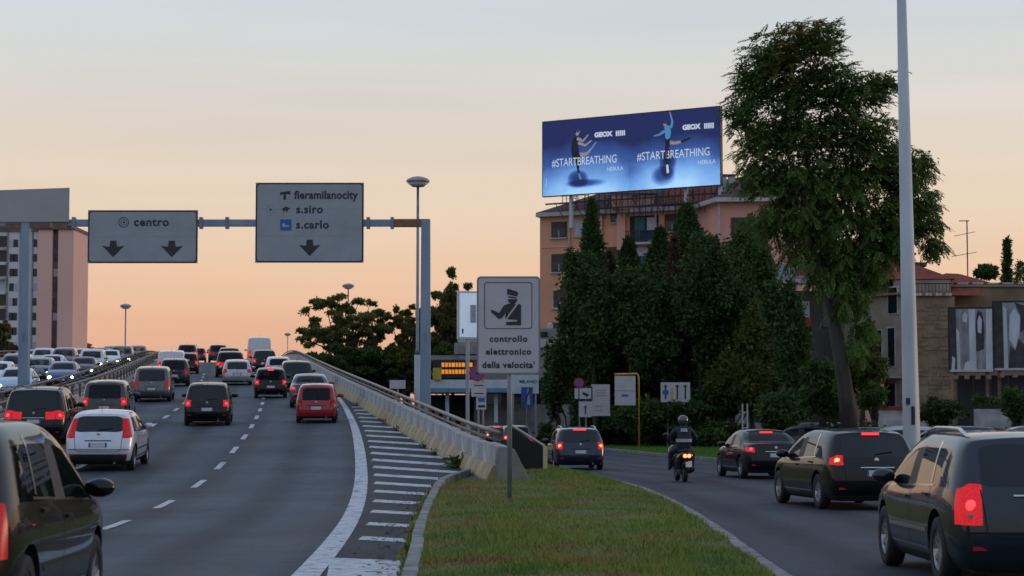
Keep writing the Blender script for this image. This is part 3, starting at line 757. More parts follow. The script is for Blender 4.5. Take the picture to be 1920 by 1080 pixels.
SEAM = M('panel_gap', (.004,.004,.004), .9, var=0)
def car(style, X, Y, rz, col, label, cat='car', name='car', group=None, tail='on', heads=False, rails=False, third=None, glass=None,
        z=None, detail=2, rim=None, trim=None, bulbs=False, plate=True, plate_z=None, moulding=None, pitch=None, mirror_col=None, rimcap=False):
    P = STY[style]; parts, bvh = shape(style)
    root = empty(name, (X, Y, zr(Y) if z is None else z), rz, label, cat, group)
    if pitch: root.rotation_euler = (pitch, 0, rz)
    g = glass or GLASS; tl = {'on': TAIL_ON, 'dim': TAIL_DIM, 'off': TAIL_OFF}[tail]
    mats = {0: col, 1: g, 2: tl, 3: HEAD, 4: BLACK, 5: BLACK, 6: GLASS}
    tls = []; hls = []; body = None
    for nm, sl, me in parts:
        mm = mats[sl]
        if nm == 'side_window' and glass is GLASS_D:
            mm = GLASS_D if np.mean([v.co.y for v in me.vertices]) < P['yB'] else GLASS
        o = link(nm, me, mm, root)
        if nm == 'taillight': tls.append(o)
        if nm == 'headlight': hls.append(o)
        if nm == 'body': body = o
    r = P['r']; W, L, H = P['W'], P['L'], P['H']
    for y in (P['axr'], P['axf']):
        for s in (-1, 1):
            t = link('wheel', tyre_me, TYRE, root, (s*(W/2-.115), y, r)); t.scale = (r, r, r)
            if s < 0: t.rotation_euler = (0, 0, math.pi)
            link('rim' if not rimcap else 'hub_cap', rim_me, rim or RIM, t); 
            if detail > 1: link('brake_drum', hub_me, WELL, t)
    # interior
    zb = min(P['belt_r'], P['belt_f'])
    zdeck = zb-.04
    MB().box(-W*.40, W*.40, .35 if not P.get('sedan') else P['yrb']+.1, P['ycw']-.05, .38, zdeck-.12).build('interior', SEAT, root)
    if not P.get('blind'):
        rows = [P['yB']-.05, P['yc']-.02] if L > 3.6 else [P['yB']-.05, P['yc']]
        for q, y in enumerate(rows):
            for x in (-.36, .36):
                link('seat', seat_me, SEAT, root, (x*W/1.75, y, zdeck-.14), (R(-8), 0, 0))
    # mirrors
    for s in (-1, 1):
        y, z_ = P['ycw']-.45, P['belt_f']+.06
        x = side_ray(bvh, y, z_, s) or s*W/2*.9
        m = link('wing_mirror', mirror_me, mirror_col or col, root, (x+s*.13, y, z_+.02)); m.scale = (1.1, 1.0, 1.0)
        link('mirror_arm', MB().box(-.08,.08,-.02,.03,-.03,.0).mesh('mirror_arm'), BLACK, root, (x+s*.03, y, z_-.01))
    # plate
    if plate:
        pz = plate_z or (P['zk'][3]+.06 if 'zk' in P else .66)
        y = rear_ray(bvh, 0, pz) or 0
        p = link('licence_plate', plate_me, PLATE, root, (0, y-.02, pz))
        for s in (-1, 1): link('plate_band', band_me, PLATE_B, p, (s*.2, 0, 0))
        y = rear_ray(bvh, 0, .46, True) or L
        p = link('licence_plate', plate_me, PLATE, root, (0, y+.015, .46))
    if detail > 0:
        for nm, me in extras(style):
            if nm in ('side_moulding', 'sill_strip', 'window_trim') and detail < 2: continue
            mm = SEAM if 'seam' in nm else (trim or BLACK)
            if nm == 'side_moulding': mm = moulding or BLACK
            if nm == 'door_handle': mm = col
            link(nm, me, mm, root)
        zbadge = P['belt_r']-.08; y = rear_ray(bvh, 0, zbadge)
        if y is not None:
            link('badge', MB().lathe([(.002,-.008),(.045,-.006),(.045,.006)], 14, 'y').mesh('badge', False), CHROME, root, (0, y-.002, zbadge))
        # rear wiper
        if not P.get('sedan') and not P.get('blind'):
            b = MB(); pr = None; pts = []
            for k in range(5):
                x, z_ = -.02+.10*k*.9, P['belt_r']+.03+.012*k
                y = rear_ray(bvh, x, z_)
                if y is not None: pts.append((x, y-.02, z_))
            if len(pts) > 2: MB().tube(pts, .009, 5).build('rear_wiper', BLACK, root)
        # number plate lamp strip / tailgate chrome
        zs = pz+.10 if plate else .8; pts = []
        for k in range(-4, 5):
            y = rear_ray(bvh, k*.08, zs)
            if y is not None: pts.append((k*.08, y-.004, zs))
        if len(pts) > 3: MB().tube(pts, .014, 5).build('tailgate_strip', trim or BLACK, root)
        # bumper joint and reversing lamps
        zb_ = (P['zk'][2] if 'zk' in P else .42)+.10; pts = []
        for k in range(-9, 10):
            x = k/9*W*.43; y = rear_ray(bvh, x, zb_)
            if y is not None: pts.append((x, y-.002, zb_))
        if len(pts) > 6: MB().tube(pts, .011, 5).build('bumper_joint', SEAM, root)
        if detail > 1:
            for o in tls:
                c = [v.co for v in o.data.vertices]; z0_, z1_ = min(v.z for v in c), max(v.z for v in c); cx = math.copysign(W/2*.795, sum(v.x for v in c)); cz = z0_+(z1_-z0_)*.22
                y = rear_ray(bvh, cx, cz)
                if y is not None: MB().box(cx-.05, cx+.05, y-.004, y+.03, cz-.022, cz+.022).build('reversing_lamp', LENSW, o, bevel=.006)
        # reflectors in the bumper
        for s in (-1, 1):
            x, z_ = s*W*.36, .40; y = rear_ray(bvh, x, z_)
            if y is not None: MB().box(x-.07, x+.07, y-.006, y+.02, z_-.018, z_+.018).build('reflector', TAIL_OFF, root)
        MB().tube([(W*.24, .10, .22), (W*.24, -.0, .215)], .03, 8).build('exhaust_pipe', CHROME, root)
    if third:
        z_ = H-.05; y = rear_ray(bvh, 0, z_-.06)
        MB().box(-third, third, (y or .3)-.05, (y or .3)+.03, z_-.075, z_-.03).build('brake_light', BRAKE, root, bevel=.008)
    if tail == 'on':
        for o in tls:
            c = [v.co for v in o.data.vertices]; cx = sum(v.x for v in c)/len(c); cz = sum(v.z for v in c)/len(c)
            cx = math.copysign(W/2*.80, cx); y = rear_ray(bvh, cx, cz)
            if y is not None:
                q = link('bulb', bulb_me, BULB if bulbs else BULBR, o, (cx, y, cz)); q.scale = (.8, .6, .8)
    if heads:
        for o in hls:
            c = [v.co for v in o.data.vertices]; cx = sum(v.x for v in c)/len(c); cz = sum(v.z for v in c)/len(c)
            cx = math.copysign(W/2*.70, cx); y = rear_ray(bvh, cx, cz, True)
            if y is not None:
                q = link('lamp', bulb_me, HEADB, o, (cx, y+.01, cz)); q.scale = (1.6, .8, 1.4)
    if rails:
        for s in (-1, 1):
            pts = []
            for k in range(7):
                y = P['yrt']+.25+(P['yat']-P['yrt']-.35)*k/6; x = s*W/2*(P.get('tw', .8)-.10)
                h = bvh.ray_cast(Vector((x, y, 4)), Vector((0, 0, -1))); zz = (h[0].z if h[0] else H)+(.055 if 0 < k < 6 else .0)
                pts.append((x, y, zz))
            MB().tube(pts, .02, 6).build('roof_rail', rails if not isinstance(rails, bool) else BLACK, root, smooth=True)
    # aerial
    h = bvh.ray_cast(Vector((0, P['yrt']+.25 if not P.get('sedan') else P['yrt']+.3, 4)), Vector((0, 0, -1)))
    if h[0] and detail > 0: MB().tube([h[0], h[0]+Vector((0,-.12,.22))], .006, 4).build('aerial', BLACK, root)
    return root
# ------------------------------------------------------------------ traffic
P_BLACK = paint('black', (.004,.004,.005), coat=.7); P_DGREY = paint('dark_grey', (.045,.046,.05), .3); P_GREY = paint('grey', (.11,.11,.12), .5)
P_SILVER = paint('silver', (.42,.43,.46), .55); P_WHITE = paint('white', (.66,.67,.70)); P_SILW = paint('pale_silver', (.56,.58,.63), .35)
P_RED = paint('red', (.34,.012,.014)); P_BLUE = paint('blue', (.025,.05,.20), .2); P_PETROL = paint('petrol', (.03,.06,.09), .2)
P_LBLUE = paint('light_blue', (.38,.48,.58), .3); P_NAVY = paint('navy', (.012,.018,.045), .2); P_WINE = paint('wine', (.10,.012,.015), .2); P_BROWN = paint('brown', (.10,.07,.055), .4)
P_SLATE = paint('slate', (.018,.026,.034), .3, coat=.85)
OUT = 'cars driving up the flyover'; ONC = 'oncoming cars on the far carriageway'
def slope(Y): return math.atan((zr(Y+2)-zr(Y-2))/4)
def out(style, px, Y, col, label, dh=0, **k):
    L = STY[style]['L']; x = atx(px, Y); h = -head(Y+L/2)+dh
    return car(style, x, Y, h, col, label, group=OUT, pitch=slope(Y+L/2), **k)
def onc(style, px, Y, col, label, dh=0, **k):
    L = STY[style]['L']; x = atx(px, Y); h = -head(Y+L/2)+dh; k.setdefault('detail', 0)
    x2, y2 = x-math.sin(h)*L, Y+math.cos(h)*L
    return car(style, x2, y2, h+math.pi, col, label, group=ONC, z=zr(Y+L), pitch=-slope(Y+L/2), tail='off', **k)
# flyover, outbound ----------------------------------------------------------
car('nearmpv', -4.36, 14.1, R(1.2), P_BLACK, 'black people carrier cut off by the left edge, nearest on the flyover side', group=OUT, z=0, tail='dim', trim=CHROME, moulding=BLACK, mirror_col=P_BLACK)
out('suv', 66, 61.5, P_BLACK, 'large black sport utility vehicle left of the silver hatchback', tail='on', glass=GLASS_D, rails=True, trim=CHROME)
out('fiesta', 187, 50.6, P_SILW, 'silver-white small hatchback with dark lower bumper in the foreground', tail='dim', dh=R(-1.5), glass=GLASS_D)
out('modus', 198, 73.5, P_DGREY, 'dark grey hatchback right behind the silver one, by the left parapet', tail='on')
out('mpv', 286, 94, P_GREY, 'grey compact people carrier beside the left parapet', tail='dim', glass=GLASS_D)
out('modus', 328, 116, P_SLATE, 'dark hatchback just behind the small white van', tail='dim')
out('van_small', 322, 131, P_WHITE, 'small white panel van with rounded roof on the left lane', cat='van', name='van', tail='on', plate=True)
out('hatch', 351, 143, P_BLACK, 'black car ahead of the small white van, partly hidden', tail='on')
out('suv', 352, 188, P_DGREY, 'dark car just below the crest on the left lane', tail='on')
out('hatch', 372, 206, P_WINE, 'small reddish car at the crest, left of the centre lane', tail='on')
out('yaris', 390, 72.6, P_BLACK, 'black small hatchback alone in the middle lane', tail='on', dh=R(.5), glass=GLASS_D)
out('wagon', 446, 118, P_SILVER, 'silver compact car in the middle lane with shaded rear window', tail='dim', glass=GLASS_D)
out('suv', 433, 134, P_BLACK, 'black car directly ahead of the silver compact car', tail='on')
out('mpv', 431, 160, P_NAVY, 'dark blue car second ahead of the silver compact car', tail='on')
out('suv', 410, 196, P_DGREY, 'dark grey car on the crest left of the tall white van', tail='dim')
out('van_big', 487, 167, P_WHITE, 'tall white high-roof van near the crest of the flyover', cat='van', name='van', tail='on')
out('mpv', 497, 148, P_BLACK, 'dark people carrier right behind the tall white van', tail='on', glass=GLASS_D)
out('wagon', 524, 128, P_WHITE, 'white estate car by the right parapet, partly hidden', tail='on')
out('mpv', 558, 107.5, P_SLATE, 'dark slate people carrier beside the right parapet', tail='on', glass=GLASS_D)
out('micro', 509, 98.5, P_BLACK, 'tiny black city car on the dashed line with lit high brake light', tail='on', third=.14, bulbs=False)
out('sedan', 583, 87.5, P_PETROL, 'petrol blue saloon just ahead of the red car', tail='on')
out('redcar', 594, 74.6, P_RED, 'small red hatchback next to the edge line', tail='off', dh=R(-2))
# flyover, oncoming ----------------------------------------------------------
onc('sedan', 26, 99, P_LBLUE, 'pale blue saloon coming down behind the left gantry post', heads=True)
onc('hatch', -8, 112, P_WHITE, 'white car cut off by the left edge above the pale blue saloon')
onc('suv', 27, 123, P_NAVY, 'dark blue sport utility vehicle coming down at the left edge')
onc('hatch', 73, 124, P_GREY, 'grey hatchback with headlights on, just right of the gantry post', heads=True)
onc('sedan', 116, 114, P_BLUE, 'blue saloon with both headlights lit beside the rail', heads=True)
onc('sedan', 96, 137, P_LBLUE, 'light blue saloon behind the blue one')
onc('mpv', 79, 156, P_SILVER, 'silver car at the back of the oncoming queue near the gantry post')
onc('suv', 118, 151, P_WINE, 'dark wine coloured car in the middle of the oncoming queue')
onc('sedan', 155, 129, P_BLACK, 'black saloon with its right headlight lit beside the rail', heads=True)
onc('hatch', 150, 165, P_LBLUE, 'pale blue hatchback high in the oncoming queue')
onc('suv', 171, 143, P_SILVER, 'silver sport utility vehicle behind the black saloon', heads=True)
onc('hatch', 188, 170, P_BLACK, 'small black car with lit headlights behind the silver sport utility', heads=True)
onc('sedan', 206, 160, P_WHITE, 'white saloon with lit headlights near the crest', heads=True)
onc('suv', 227, 162, P_BLACK, 'black sport utility vehicle next to the rail near the crest', heads=True)
onc('mpv', 258, 190, P_SLATE, 'dark car last on the crest of the oncoming lanes')
onc('hatch', 48, 158, P_DGREY, 'dark grey car high in the oncoming queue left of the gantry post')
onc('mpv', 208, 196, P_GREY, 'grey car appearing over the crest in the oncoming lanes')
# slip road ------------------------------------------------------------------
SLIP = 'vehicles on the slip road'
car('phedra', 5.12, 19.6, R(.8), P_SLATE, 'dark slate estate car cut off by the right edge, nearest on the slip road', group=SLIP, z=0, tail='on', rails=CHROME, trim=CHROME, moulding=CHROME, glass=GLASS_D, plate_z=.80)
car('signum', 6.70, 37.6, R(7.5), P_BLACK, 'black estate car with lit high brake light in the middle of the slip road', group=SLIP, z=0, tail='on', third=.16, trim=CHROME, glass=GLASS_D, bulbs=True, plate_z=.68)
car('sedan', 7.55, 58.6, R(7), P_BLACK, 'black saloon ahead on the slip road, left of the black estate', group=SLIP, z=0, tail='on', third=.18, trim=CHROME)
car('wagon', 2.33, 69.6, R(4), P_NAVY, 'dark estate car with bright brake lights beside the grass island tip', group=SLIP, z=0, tail='on', third=.22, rails=CHROME, bulbs=True, glass=GLASS_D)
car('sedan', atx(936, 131), 131, R(8), P_BLACK, 'far dark car with one red light left of the speed control sign post', group=SLIP, z=0, tail='on', bulbs=True, third=.2, detail=0)
car('hatch', atx(972, 112), 112, R(8), P_DGREY, 'far dark car with red light right of the speed control sign post', group=SLIP, z=0, tail='on', bulbs=True, detail=0)
# parked ---------------------------------------------------------------------
PK = 'cars parked in the lot under the trees'
for st, px, Y, rz, c, lb in [
    ('hatch', 1492, 104, 80, P_SLATE, 'parked dark car left of the big tree trunk'),
    ('sedan', 1610, 86, 95, P_PETROL, 'parked dark blue saloon just right of the big tree trunk'),
    ('hatch', 1668, 83, 85, P_SILVER, 'parked silver car left of the tall white pole'),
    ('wagon', 1768, 80, 97, P_NAVY, 'parked navy estate right of the tall white pole'),
    ('sedan', 1836, 92, 92, P_BLACK, 'parked black saloon below the low white wall'),
    ('hatch', 1905, 84, 88, P_GREY, 'parked grey car at the right edge below the posters'),
    ('mpv', 1556, 108, 90, P_GREY, 'parked grey people carrier behind the big tree trunk')]:
    x = atx(px, Y); L = STY[st]['L']; a = R(rz)
    car(st, x+math.sin(a)*L/2, Y-math.cos(a)*L/2, a, c, lb, group=PK, z=.02, tail='off', detail=0)

# ------------------------------------------------------------------ scooter and rider
def skin(name, nodes, edges, mat, parent, sub=2):
    me = bpy.data.meshes.new(name); me.from_pydata([n[0] for n in nodes], edges, [])
    o = bpy.data.objects.new(name, me); COL.objects.link(o)
    m = o.modifiers.new('skin', 'SKIN'); m.use_smooth_shade = True
    for q, n in enumerate(nodes):
        sv = me.skin_vertices[0].data[q]; sv.radius = (n[1], n[1]) if not isinstance(n[1], tuple) else n[1]; sv.use_root = (q == 0)
    s = o.modifiers.new('sub', 'SUBSURF'); s.levels = s.render_levels = sub
    e = evaluated(o); drop(o); e.name = name
    for p in e.polygons: p.use_smooth = True
    e.materials.clear()
    return link(name, e, mat, parent)
sx, sy = atx(1286, 55.5), 55.5
sc = empty('scooter', (sx, sy, 0), R(4), 'dark maxi scooter with lit red tail light on the slip road', 'scooter')
SCP = paint('scooter_black', (.012,.013,.015))
for y, r in ((.35,.25), (1.72,.26)):
    t = link('wheel', tyre_me, TYRE, sc, (0, y, r)); t.scale = (.2, r, r); link('rim', rim_me, RIM, t)
def loft(rings, n=12):
    b = MB(); vs = []
    for y, z, hw, hh in rings:
        for k in range(n):
            g = 2*math.pi*k/n; c, s = math.cos(g), math.sin(g)
            vs.append((hw*math.copysign(abs(c)**.7, c), y, z+hh*math.copysign(abs(s)**.7, s)))
    m = len(rings)
    return b.add(vs, [(i*n+k, i*n+(k+1) % n, (i+1)*n+(k+1) % n, (i+1)*n+k) for i in range(m-1) for k in range(n)]+[tuple(range(n)), tuple((m-1)*n+k for k in range(n))])
loft([(-.02,.74,.06,.04),(.05,.72,.17,.10),(.3,.64,.23,.17),(.7,.54,.25,.22),(1.0,.42,.24,.16),(1.35,.40,.22,.14)]).build('body', SCP, sc, smooth=True)
loft([(.05,.84,.08,.03),(.2,.85,.15,.05),(.6,.82,.16,.06),(.95,.78,.12,.05)]).build('seat', SEAT, sc, smooth=True)
loft([(1.3,.62,.30,.32),(1.45,.70,.31,.34),(1.62,.72,.16,.28),(1.72,.70,.06,.16)]).build('front_shield', SCP, sc, smooth=True)
MB().plate([(-.2,.98),(.2,.98),(.15,1.32),(-.15,1.32)], 1.52, 1.53).build('windscreen', GLASS, sc, rot=(R(0),0,0))
MB().tube([(-.36,1.22,1.03),(-.2,1.36,1.06),(.2,1.36,1.06),(.36,1.22,1.03)], .018, 8).build('handlebar', BLACK, sc)
for s in (-1, 1):
    MB().tube([(s*.25,1.36,1.06),(s*.36,1.34,1.26)], .008, 5).build('mirror_stalk', BLACK, sc)
    m = link('mirror', mirror_me, SCP, sc, (s*.38,1.34,1.28)); m.scale = (.6,.5,.6)
MB().tube([(0,1.5,.6),(0,1.72,.26)], .04, 8).build('fork', BLACK, sc)
MB().box(-.11,.11,-.06,-.01,.66,.76).build('taillight', TAIL_ON, sc, bevel=.015)
for s in (-1, 1): link('bulb', bulb_me, BULB, sc, (s*.055,-.06,.71)).scale = (.75,.6,.75)
p = MB().box(-.085,.085,-.012,.0,-.085,.085).build('licence_plate', PLATE, sc, (.05,-.02,.49), (R(-12),0,0))
loft([(-.02,.50,.05,.10),(.2,.46,.10,.09),(.34,.42,.09,.05)]).build('mudguard', BLACK, sc, smooth=True)
MB().tube([(.17,-.02,.36),(.17,.12,.34),(.16,.6,.27),(.1,.9,.25)], [.06,.065,.055,.03], 10).build('exhaust', BLACK, sc, smooth=True)
MB().box(-.20,-.12,.1,.5,.2,.34).build('engine_cover', BLACK, sc, bevel=.03)
JACKET = M('jacket_dark', (.018,.022,.026), .8, var=.3, scale=9, bump=.2); GREYB = M('jacket_grey_band', (.30,.31,.34), .7, var=.15, scale=10)
HELM = M('helmet_dark', (.05,.05,.056), .25, var=.1, coat=.6); TROUS = M('trousers_dark', (.015,.016,.02), .85, var=.3, scale=9)
rd = empty('person', (sx, sy, 0), R(4), 'rider in dark jacket with grey band and dark helmet, seen from behind', 'person')
nodes = [((0,.50,.98),(.155,.13))]
def nd(p, r): nodes.append((p, r)); return len(nodes)-1
ed = []
a = nd((0,.50,1.16),(.165,.125)); ed.append((0,a)); b_ = nd((0,.54,1.36),(.18,.13)); ed.append((a,b_)); c = nd((0,.57,1.47),(.12,.09)); ed.append((b_,c)); d = nd((0,.60,1.54),.06); ed.append((c,d)); e = nd((0,.62,1.62),.075); ed.append((d,e)); e2 = nd((0,.63,1.70),.07); ed.append((e,e2))
for s in (-1, 1):
    sh = nd((s*.19,.58,1.42),.085); ed.append((b_,sh)); eb = nd((s*.37,.74,1.20),.07); ed.append((sh,eb)); wr = nd((s*.33,1.10,1.06),.042); ed.append((eb,wr))
    pm = nd((s*.33,1.19,1.05),.036); ed.append((wr,pm))
    for k, ln in enumerate((.055,.065,.06,.045)):
        x = s*(.30+.022*k); f1 = nd((x,1.25+ln*.3,1.055),.0095); f2 = nd((x,1.25+ln*.4,1.01),.0085); ed += [(pm,f1),(f1,f2)]
    th = nd((s*.285,1.21,1.02),.010); ed.append((wr,th))
    hp = nd((s*.11,.55,.93),.105); ed.append((0,hp)); kn = nd((s*.30,.92,.78),.085); ed.append((hp,kn)); an = nd((s*.30,.98,.40),.06); ed.append((kn,an)); ft = nd((s*.31,1.15,.34),.05); ed.append((an,ft))
skin('body', nodes, ed, JACKET, rd)
b = MB(); b.lathe([(.005,-.13),(.085,-.115),(.13,-.04),(.14,.03),(.115,.10),(.06,.14),(.004,.15)], 18, 'z'); b.v = [(x, y*1.15, z) for x, y, z in b.v]
h = b.build('helmet', HELM, rd, (0,.62,1.665), smooth=True)
MB().box(-.10,.10,.10,.155,-.02,.06).build('visor', BLACK, h, bevel=.02)
def band(z0, z1, nm, r0, r1):
    vs = []; n = 15
    for k in range(n):
        g = math.pi+math.pi*k/(n-1)
        for z, r in ((z0, r0), (z1, r1)): vs.append((r[0]*math.cos(g), .52+(z-1.16)*.1+r[1]*math.sin(g), z))
    MB().add(vs, [(2*k, 2*k+2, 2*k+3, 2*k+1) for k in range(n-1)]).build(nm, GREYB, rd, smooth=True)
band(1.08,1.17,'jacket_band',(.215,.175),(.22,.175)); band(1.36,1.45,'collar_patch',(.12,.155),(.10,.145))
# ------------------------------------------------------------------ gantry and road signs
STEEL = M('galvanised_steel', (.20,.24,.28), .5, .55, var=.2, scale=2); STEEL_L = M('painted_steel_light', (.34,.37,.385), .55, .1, scale=1.2, col2=(.47,.50,.51), detail=7, stretch=(1,1,.25))
STEEL_B = M('blue_grey_steel', (.17,.25,.33), .5, .3, scale=1.0, col2=(.24,.32,.40), detail=7, stretch=(1,1,.3)); RUST = M('rusty_steel', (.16,.09,.06), .7, .3, scale=4, col2=(.26,.15,.10))
SIGN_W = M('sign_white_face', (.27,.305,.325), .45, scale=1.0, col2=(.32,.355,.375), detail=6); SIGN_W2 = M('sign_white_small', (.43,.41,.43), .45, scale=2.0, col2=(.49,.465,.485), detail=6)
SIGN_K = M('sign_black_print', (.018,.02,.022), .5, var=.1); SIGN_BK = M('sign_back_grey', (.22,.22,.225), .6, scale=1.5, col2=(.25,.25,.255)); SIGN_BLUE = M('sign_blue', (.02,.10,.38), .45, var=.1); SIGN_RED = M('sign_red', (.42,.015,.025), .45, var=.1); SIGN_Y = M('sign_yellow_steel', (.50,.29,.03), .5, var=.2, scale=3)
GREYP = M('sign_blank_grey', (.36,.35,.345), .6, var=.05, scale=1)
def rrect(x0, x1, z0, z1, r, n=5):
    pts = []
    for cx, cz, a in ((x1-r, z0+r, -90), (x1-r, z1-r, 0), (x0+r, z1-r, 90), (x0+r, z0+r, 180)):
        for k in range(n+1): g = R(a+90*k/n); pts.append((cx+r*math.cos(g), cz+r*math.sin(g)))
    return pts
def ring(x, z, r0, r1, y, n=28):
    vs = []
    for k in range(n):
        g = 2*math.pi*k/n
        vs += [(x+r0*math.cos(g), y, z+r0*math.sin(g)), (x+r1*math.cos(g), y, z+r1*math.sin(g))]
    return MB().add(vs, [(2*k, 2*((k+1) % n), 2*((k+1) % n)+1, 2*k+1) for k in range(n)])
def flat(pts, y): return MB().add([(x, y, z) for x, z in pts], [tuple(range(len(pts)))])
def disc(x, z, r, y, n=20): return flat([(x+r*math.cos(2*math.pi*k/n), z+r*math.sin(2*math.pi*k/n)) for k in range(n)], y)
def frame(x0, x1, z0, z1, r, wd, y):
    a, b_ = rrect(x0, x1, z0, z1, r), rrect(x0+wd, x1-wd, z0+wd, z1-wd, max(.01, r-wd*.6)); n = len(a)
    return MB().add([(p[0], y, p[1]) for p in a]+[(p[0], y, p[1]) for p in b_], [(k, (k+1) % n, n+(k+1) % n, n+k) for k in range(n)])
def arrow_down(x, z, w_, h):
    return [(x-.14*w_, z+h), (x+.14*w_, z+h), (x+.17*w_, z+h*.62), (x+.5*w_, z+h*.68), (x+.02*w_, z), (x-.02*w_, z), (x-.5*w_, z+h*.68), (x-.17*w_, z+h*.62)][::-1]

GY = 91.0
gx0, gx1 = atx(47, GY), atx(798, GY); zb0 = atz(424, GY)
gan = empty('sign_gantry', (0, GY, 0), 0, 'grey steel gantry with two posts spanning the flyover lanes', 'gantry')
b = MB()
def post(px, ztop, zbot, nm):
    x = atx(px, GY)
    b = MB(); b.add([(x-.24,-.2,zbot),(x+.24,-.2,zbot),(x+.24,.2,zbot),(x-.24,.2,zbot),(x-.20,-.17,ztop),(x+.20,-.17,ztop),(x+.20,.17,ztop),(x-.20,.17,ztop)], [(0,3,2,1),(4,5,6,7),(0,1,5,4),(1,2,6,5),(2,3,7,6),(3,0,4,7)])
    b.build(nm, STEEL_B, gan, bevel=.03)
    MB().box(x-.36,x+.36,-.32,.32,zbot-.02,zbot+.05).build('base_plate', STEEL, gan)
post(798, atz(412, GY), 1.9, 'post'); post(47, atz(415, GY), 1.9, 'post')
zA = atz(424, GY); zB = atz(411, GY)
MB().box(atx(-40,GY), atx(735,GY), -.13, .13, zA, zB).build('beam', STEEL_B, gan, bevel=.02)
MB().box(atx(736,GY), atx(806,GY), -.15, .15, zA-.02, zB+.02).build('beam_end', RUST, gan, bevel=.02)
for px in (137, 376, 425, 690, 735): MB().box(atx(px,GY)-.07, atx(px,GY)+.07, -.19, .19, zA-.1, zB+.1).build('clamp', STEEL, gan)
for px in (47, 798): MB().box(atx(px,GY)-.03, atx(px,GY)+.03, -.215, -.205, 5.2, 5.6).build('inspection_plate', STEEL, gan)
def sign_panel(px0, px1, py0, py1, label):
    x0, x1, z1, z0 = atx(px0,GY), atx(px1,GY), atz(py0,GY), atz(py1,GY); cx = (x0+x1)/2
    r = empty('road_sign', (cx, GY-.22, z0), 0, label, 'road sign'); hw, hh = (x1-x0)/2, z1-z0
    MB().plate([(-hw,0),(hw,0),(hw,hh),(-hw,hh)], 0, .05).build('backing', SIGN_BK, r)
    flat(rrect(-hw+.02,hw-.02,.02,hh-.02,.16), -.006).build('face', SIGN_W, r)
    frame(-hw+.02,hw-.02,.02,hh-.02,.16,.055,-.010).build('border', SIGN_K, r)
    for q in (-.6,.6): MB().box(q*hw-.04,q*hw+.04,.052,.12,.1,hh-.1).build('bracket', STEEL, r)
    # panel joints
    for z in ([hh*.5] if hh < 3 else [hh/3, 2*hh/3]): MB().box(-hw+.08,hw-.08,-.0075,-.0065,z-.006,z+.006).build('panel_joint', SIGN_BK, r)
    return r, hw, hh, (px0+px1)/2, py1
def loc(sgn, px, py): r, hw, hh, cx, pyb = sgn; k = GY/3840; return (px-cx)*k, (pyb-py)*k
s1 = sign_panel(165, 371, 394, 494, 'white direction sign reading centro with two black arrows, on the gantry'); r = s1[0]
x, z = loc(s1, 284, 417); text('centro', .52, SIGN_K, r, x, z, -.012, bold=.034, space=1.12)
x, z = loc(s1, 232, 417); ring(x, z, .2, .235, -.012).build('target_icon', SIGN_K, r); ring(x, z, .115, .14, -.012).build('target_icon', SIGN_K, r); disc(x, z, .05, -.012).build('target_icon', SIGN_K, r)
for px in (213, 323):
    x, z = loc(s1, px, 482); flat(arrow_down(x, z, .98, .72), -.012).build('arrow', SIGN_K, r)
s2 = sign_panel(479, 682, 342, 493, 'tall white direction sign reading fieramilanocity, s.siro and s.carlo, on the gantry'); r = s2[0]
x, z = loc(s2, 611, 366); text('fieramilanocity', .50, SIGN_K, r, x, z, -.012, bold=.034, sx=.90, space=1.05)
x, z = loc(s2, 555, 393); text('s.siro', .50, SIGN_K, r, x, z, -.012, bold=.034, align='LEFT', space=1.1)
x, z = loc(s2, 555, 422); text('s.carlo', .50, SIGN_K, r, x, z, -.012, bold=.034, align='LEFT', space=1.1)
x, z = loc(s2, 581, 480); flat(arrow_down(x, z, .96, .72), -.012).build('arrow', SIGN_K, r)
x, z = loc(s2, 536, 422); flat(rrect(x-.25,x+.25,z-.25,z+.25,.04), -.012).build('hospital_icon', SIGN_BLUE, r)
flat([(x-.15,z-.08),(x+.15,z-.08),(x+.15,z-.02),(x-.02,z-.02),(x-.08,z+.08),(x-.15,z+.06)], -.015).build('hospital_mark', SIGN_W2, r)
x, z = loc(s2, 534, 366)
flat([(x-.22,z+.13),(x+.24,z+.2),(x+.24,z+.02),(x+.05,z+.06),(x+.05,z-.2),(x-.08,z-.2),(x-.06,z+.06),(x-.22,z+.0)], -.012).build('fair_icon', SIGN_K, r)
x, z = loc(s2, 536, 393)
flat([(x-.22,z+.02),(x+.02,z+.14),(x+.22,z+.02),(x+.1,z+.02),(x+.05,z-.12),(x-.04,z-.02),(x-.12,z-.12),(x-.14,z+.0)], -.012).build('stadium_icon', SIGN_K, r)
x, z = loc(s2, 507, 393)
for k in range(8):
    g = 2*math.pi*k/8; disc(x+.17*math.cos(g), z+.17*math.sin(g), .035, -.012, 8).build('icon_dot', SIGN_BK, r)
disc(x, z, .05, -.012, 10).build('icon_dot', SIGN_K, r)
# blank grey panel above the left post
x0, x1 = atx(-60,GY), atx(130,GY); zz0, zz1 = atz(416,GY), atz(352,GY)
gp = empty('blank_panel', (x1, GY-.3, zz0), R(-2), 'blank grey panel on top of the left gantry post, cut by the frame', 'panel')
MB().plate([(x0-x1,0),(0,0),(0,zz1-zz0),(x0-x1,zz1-zz0-.14)], 0, .06).build('board', GREYP, gp)
for q in (-.8, -3.2): MB().box(q-.05,q+.05,.062,.16,-.25,zz1-zz0-.3).build('bracket', STEEL, gp)
MB().box(x0-x1,-.1,.07,.2,-.28,-.06).build('lower_rail', RUST, gp)

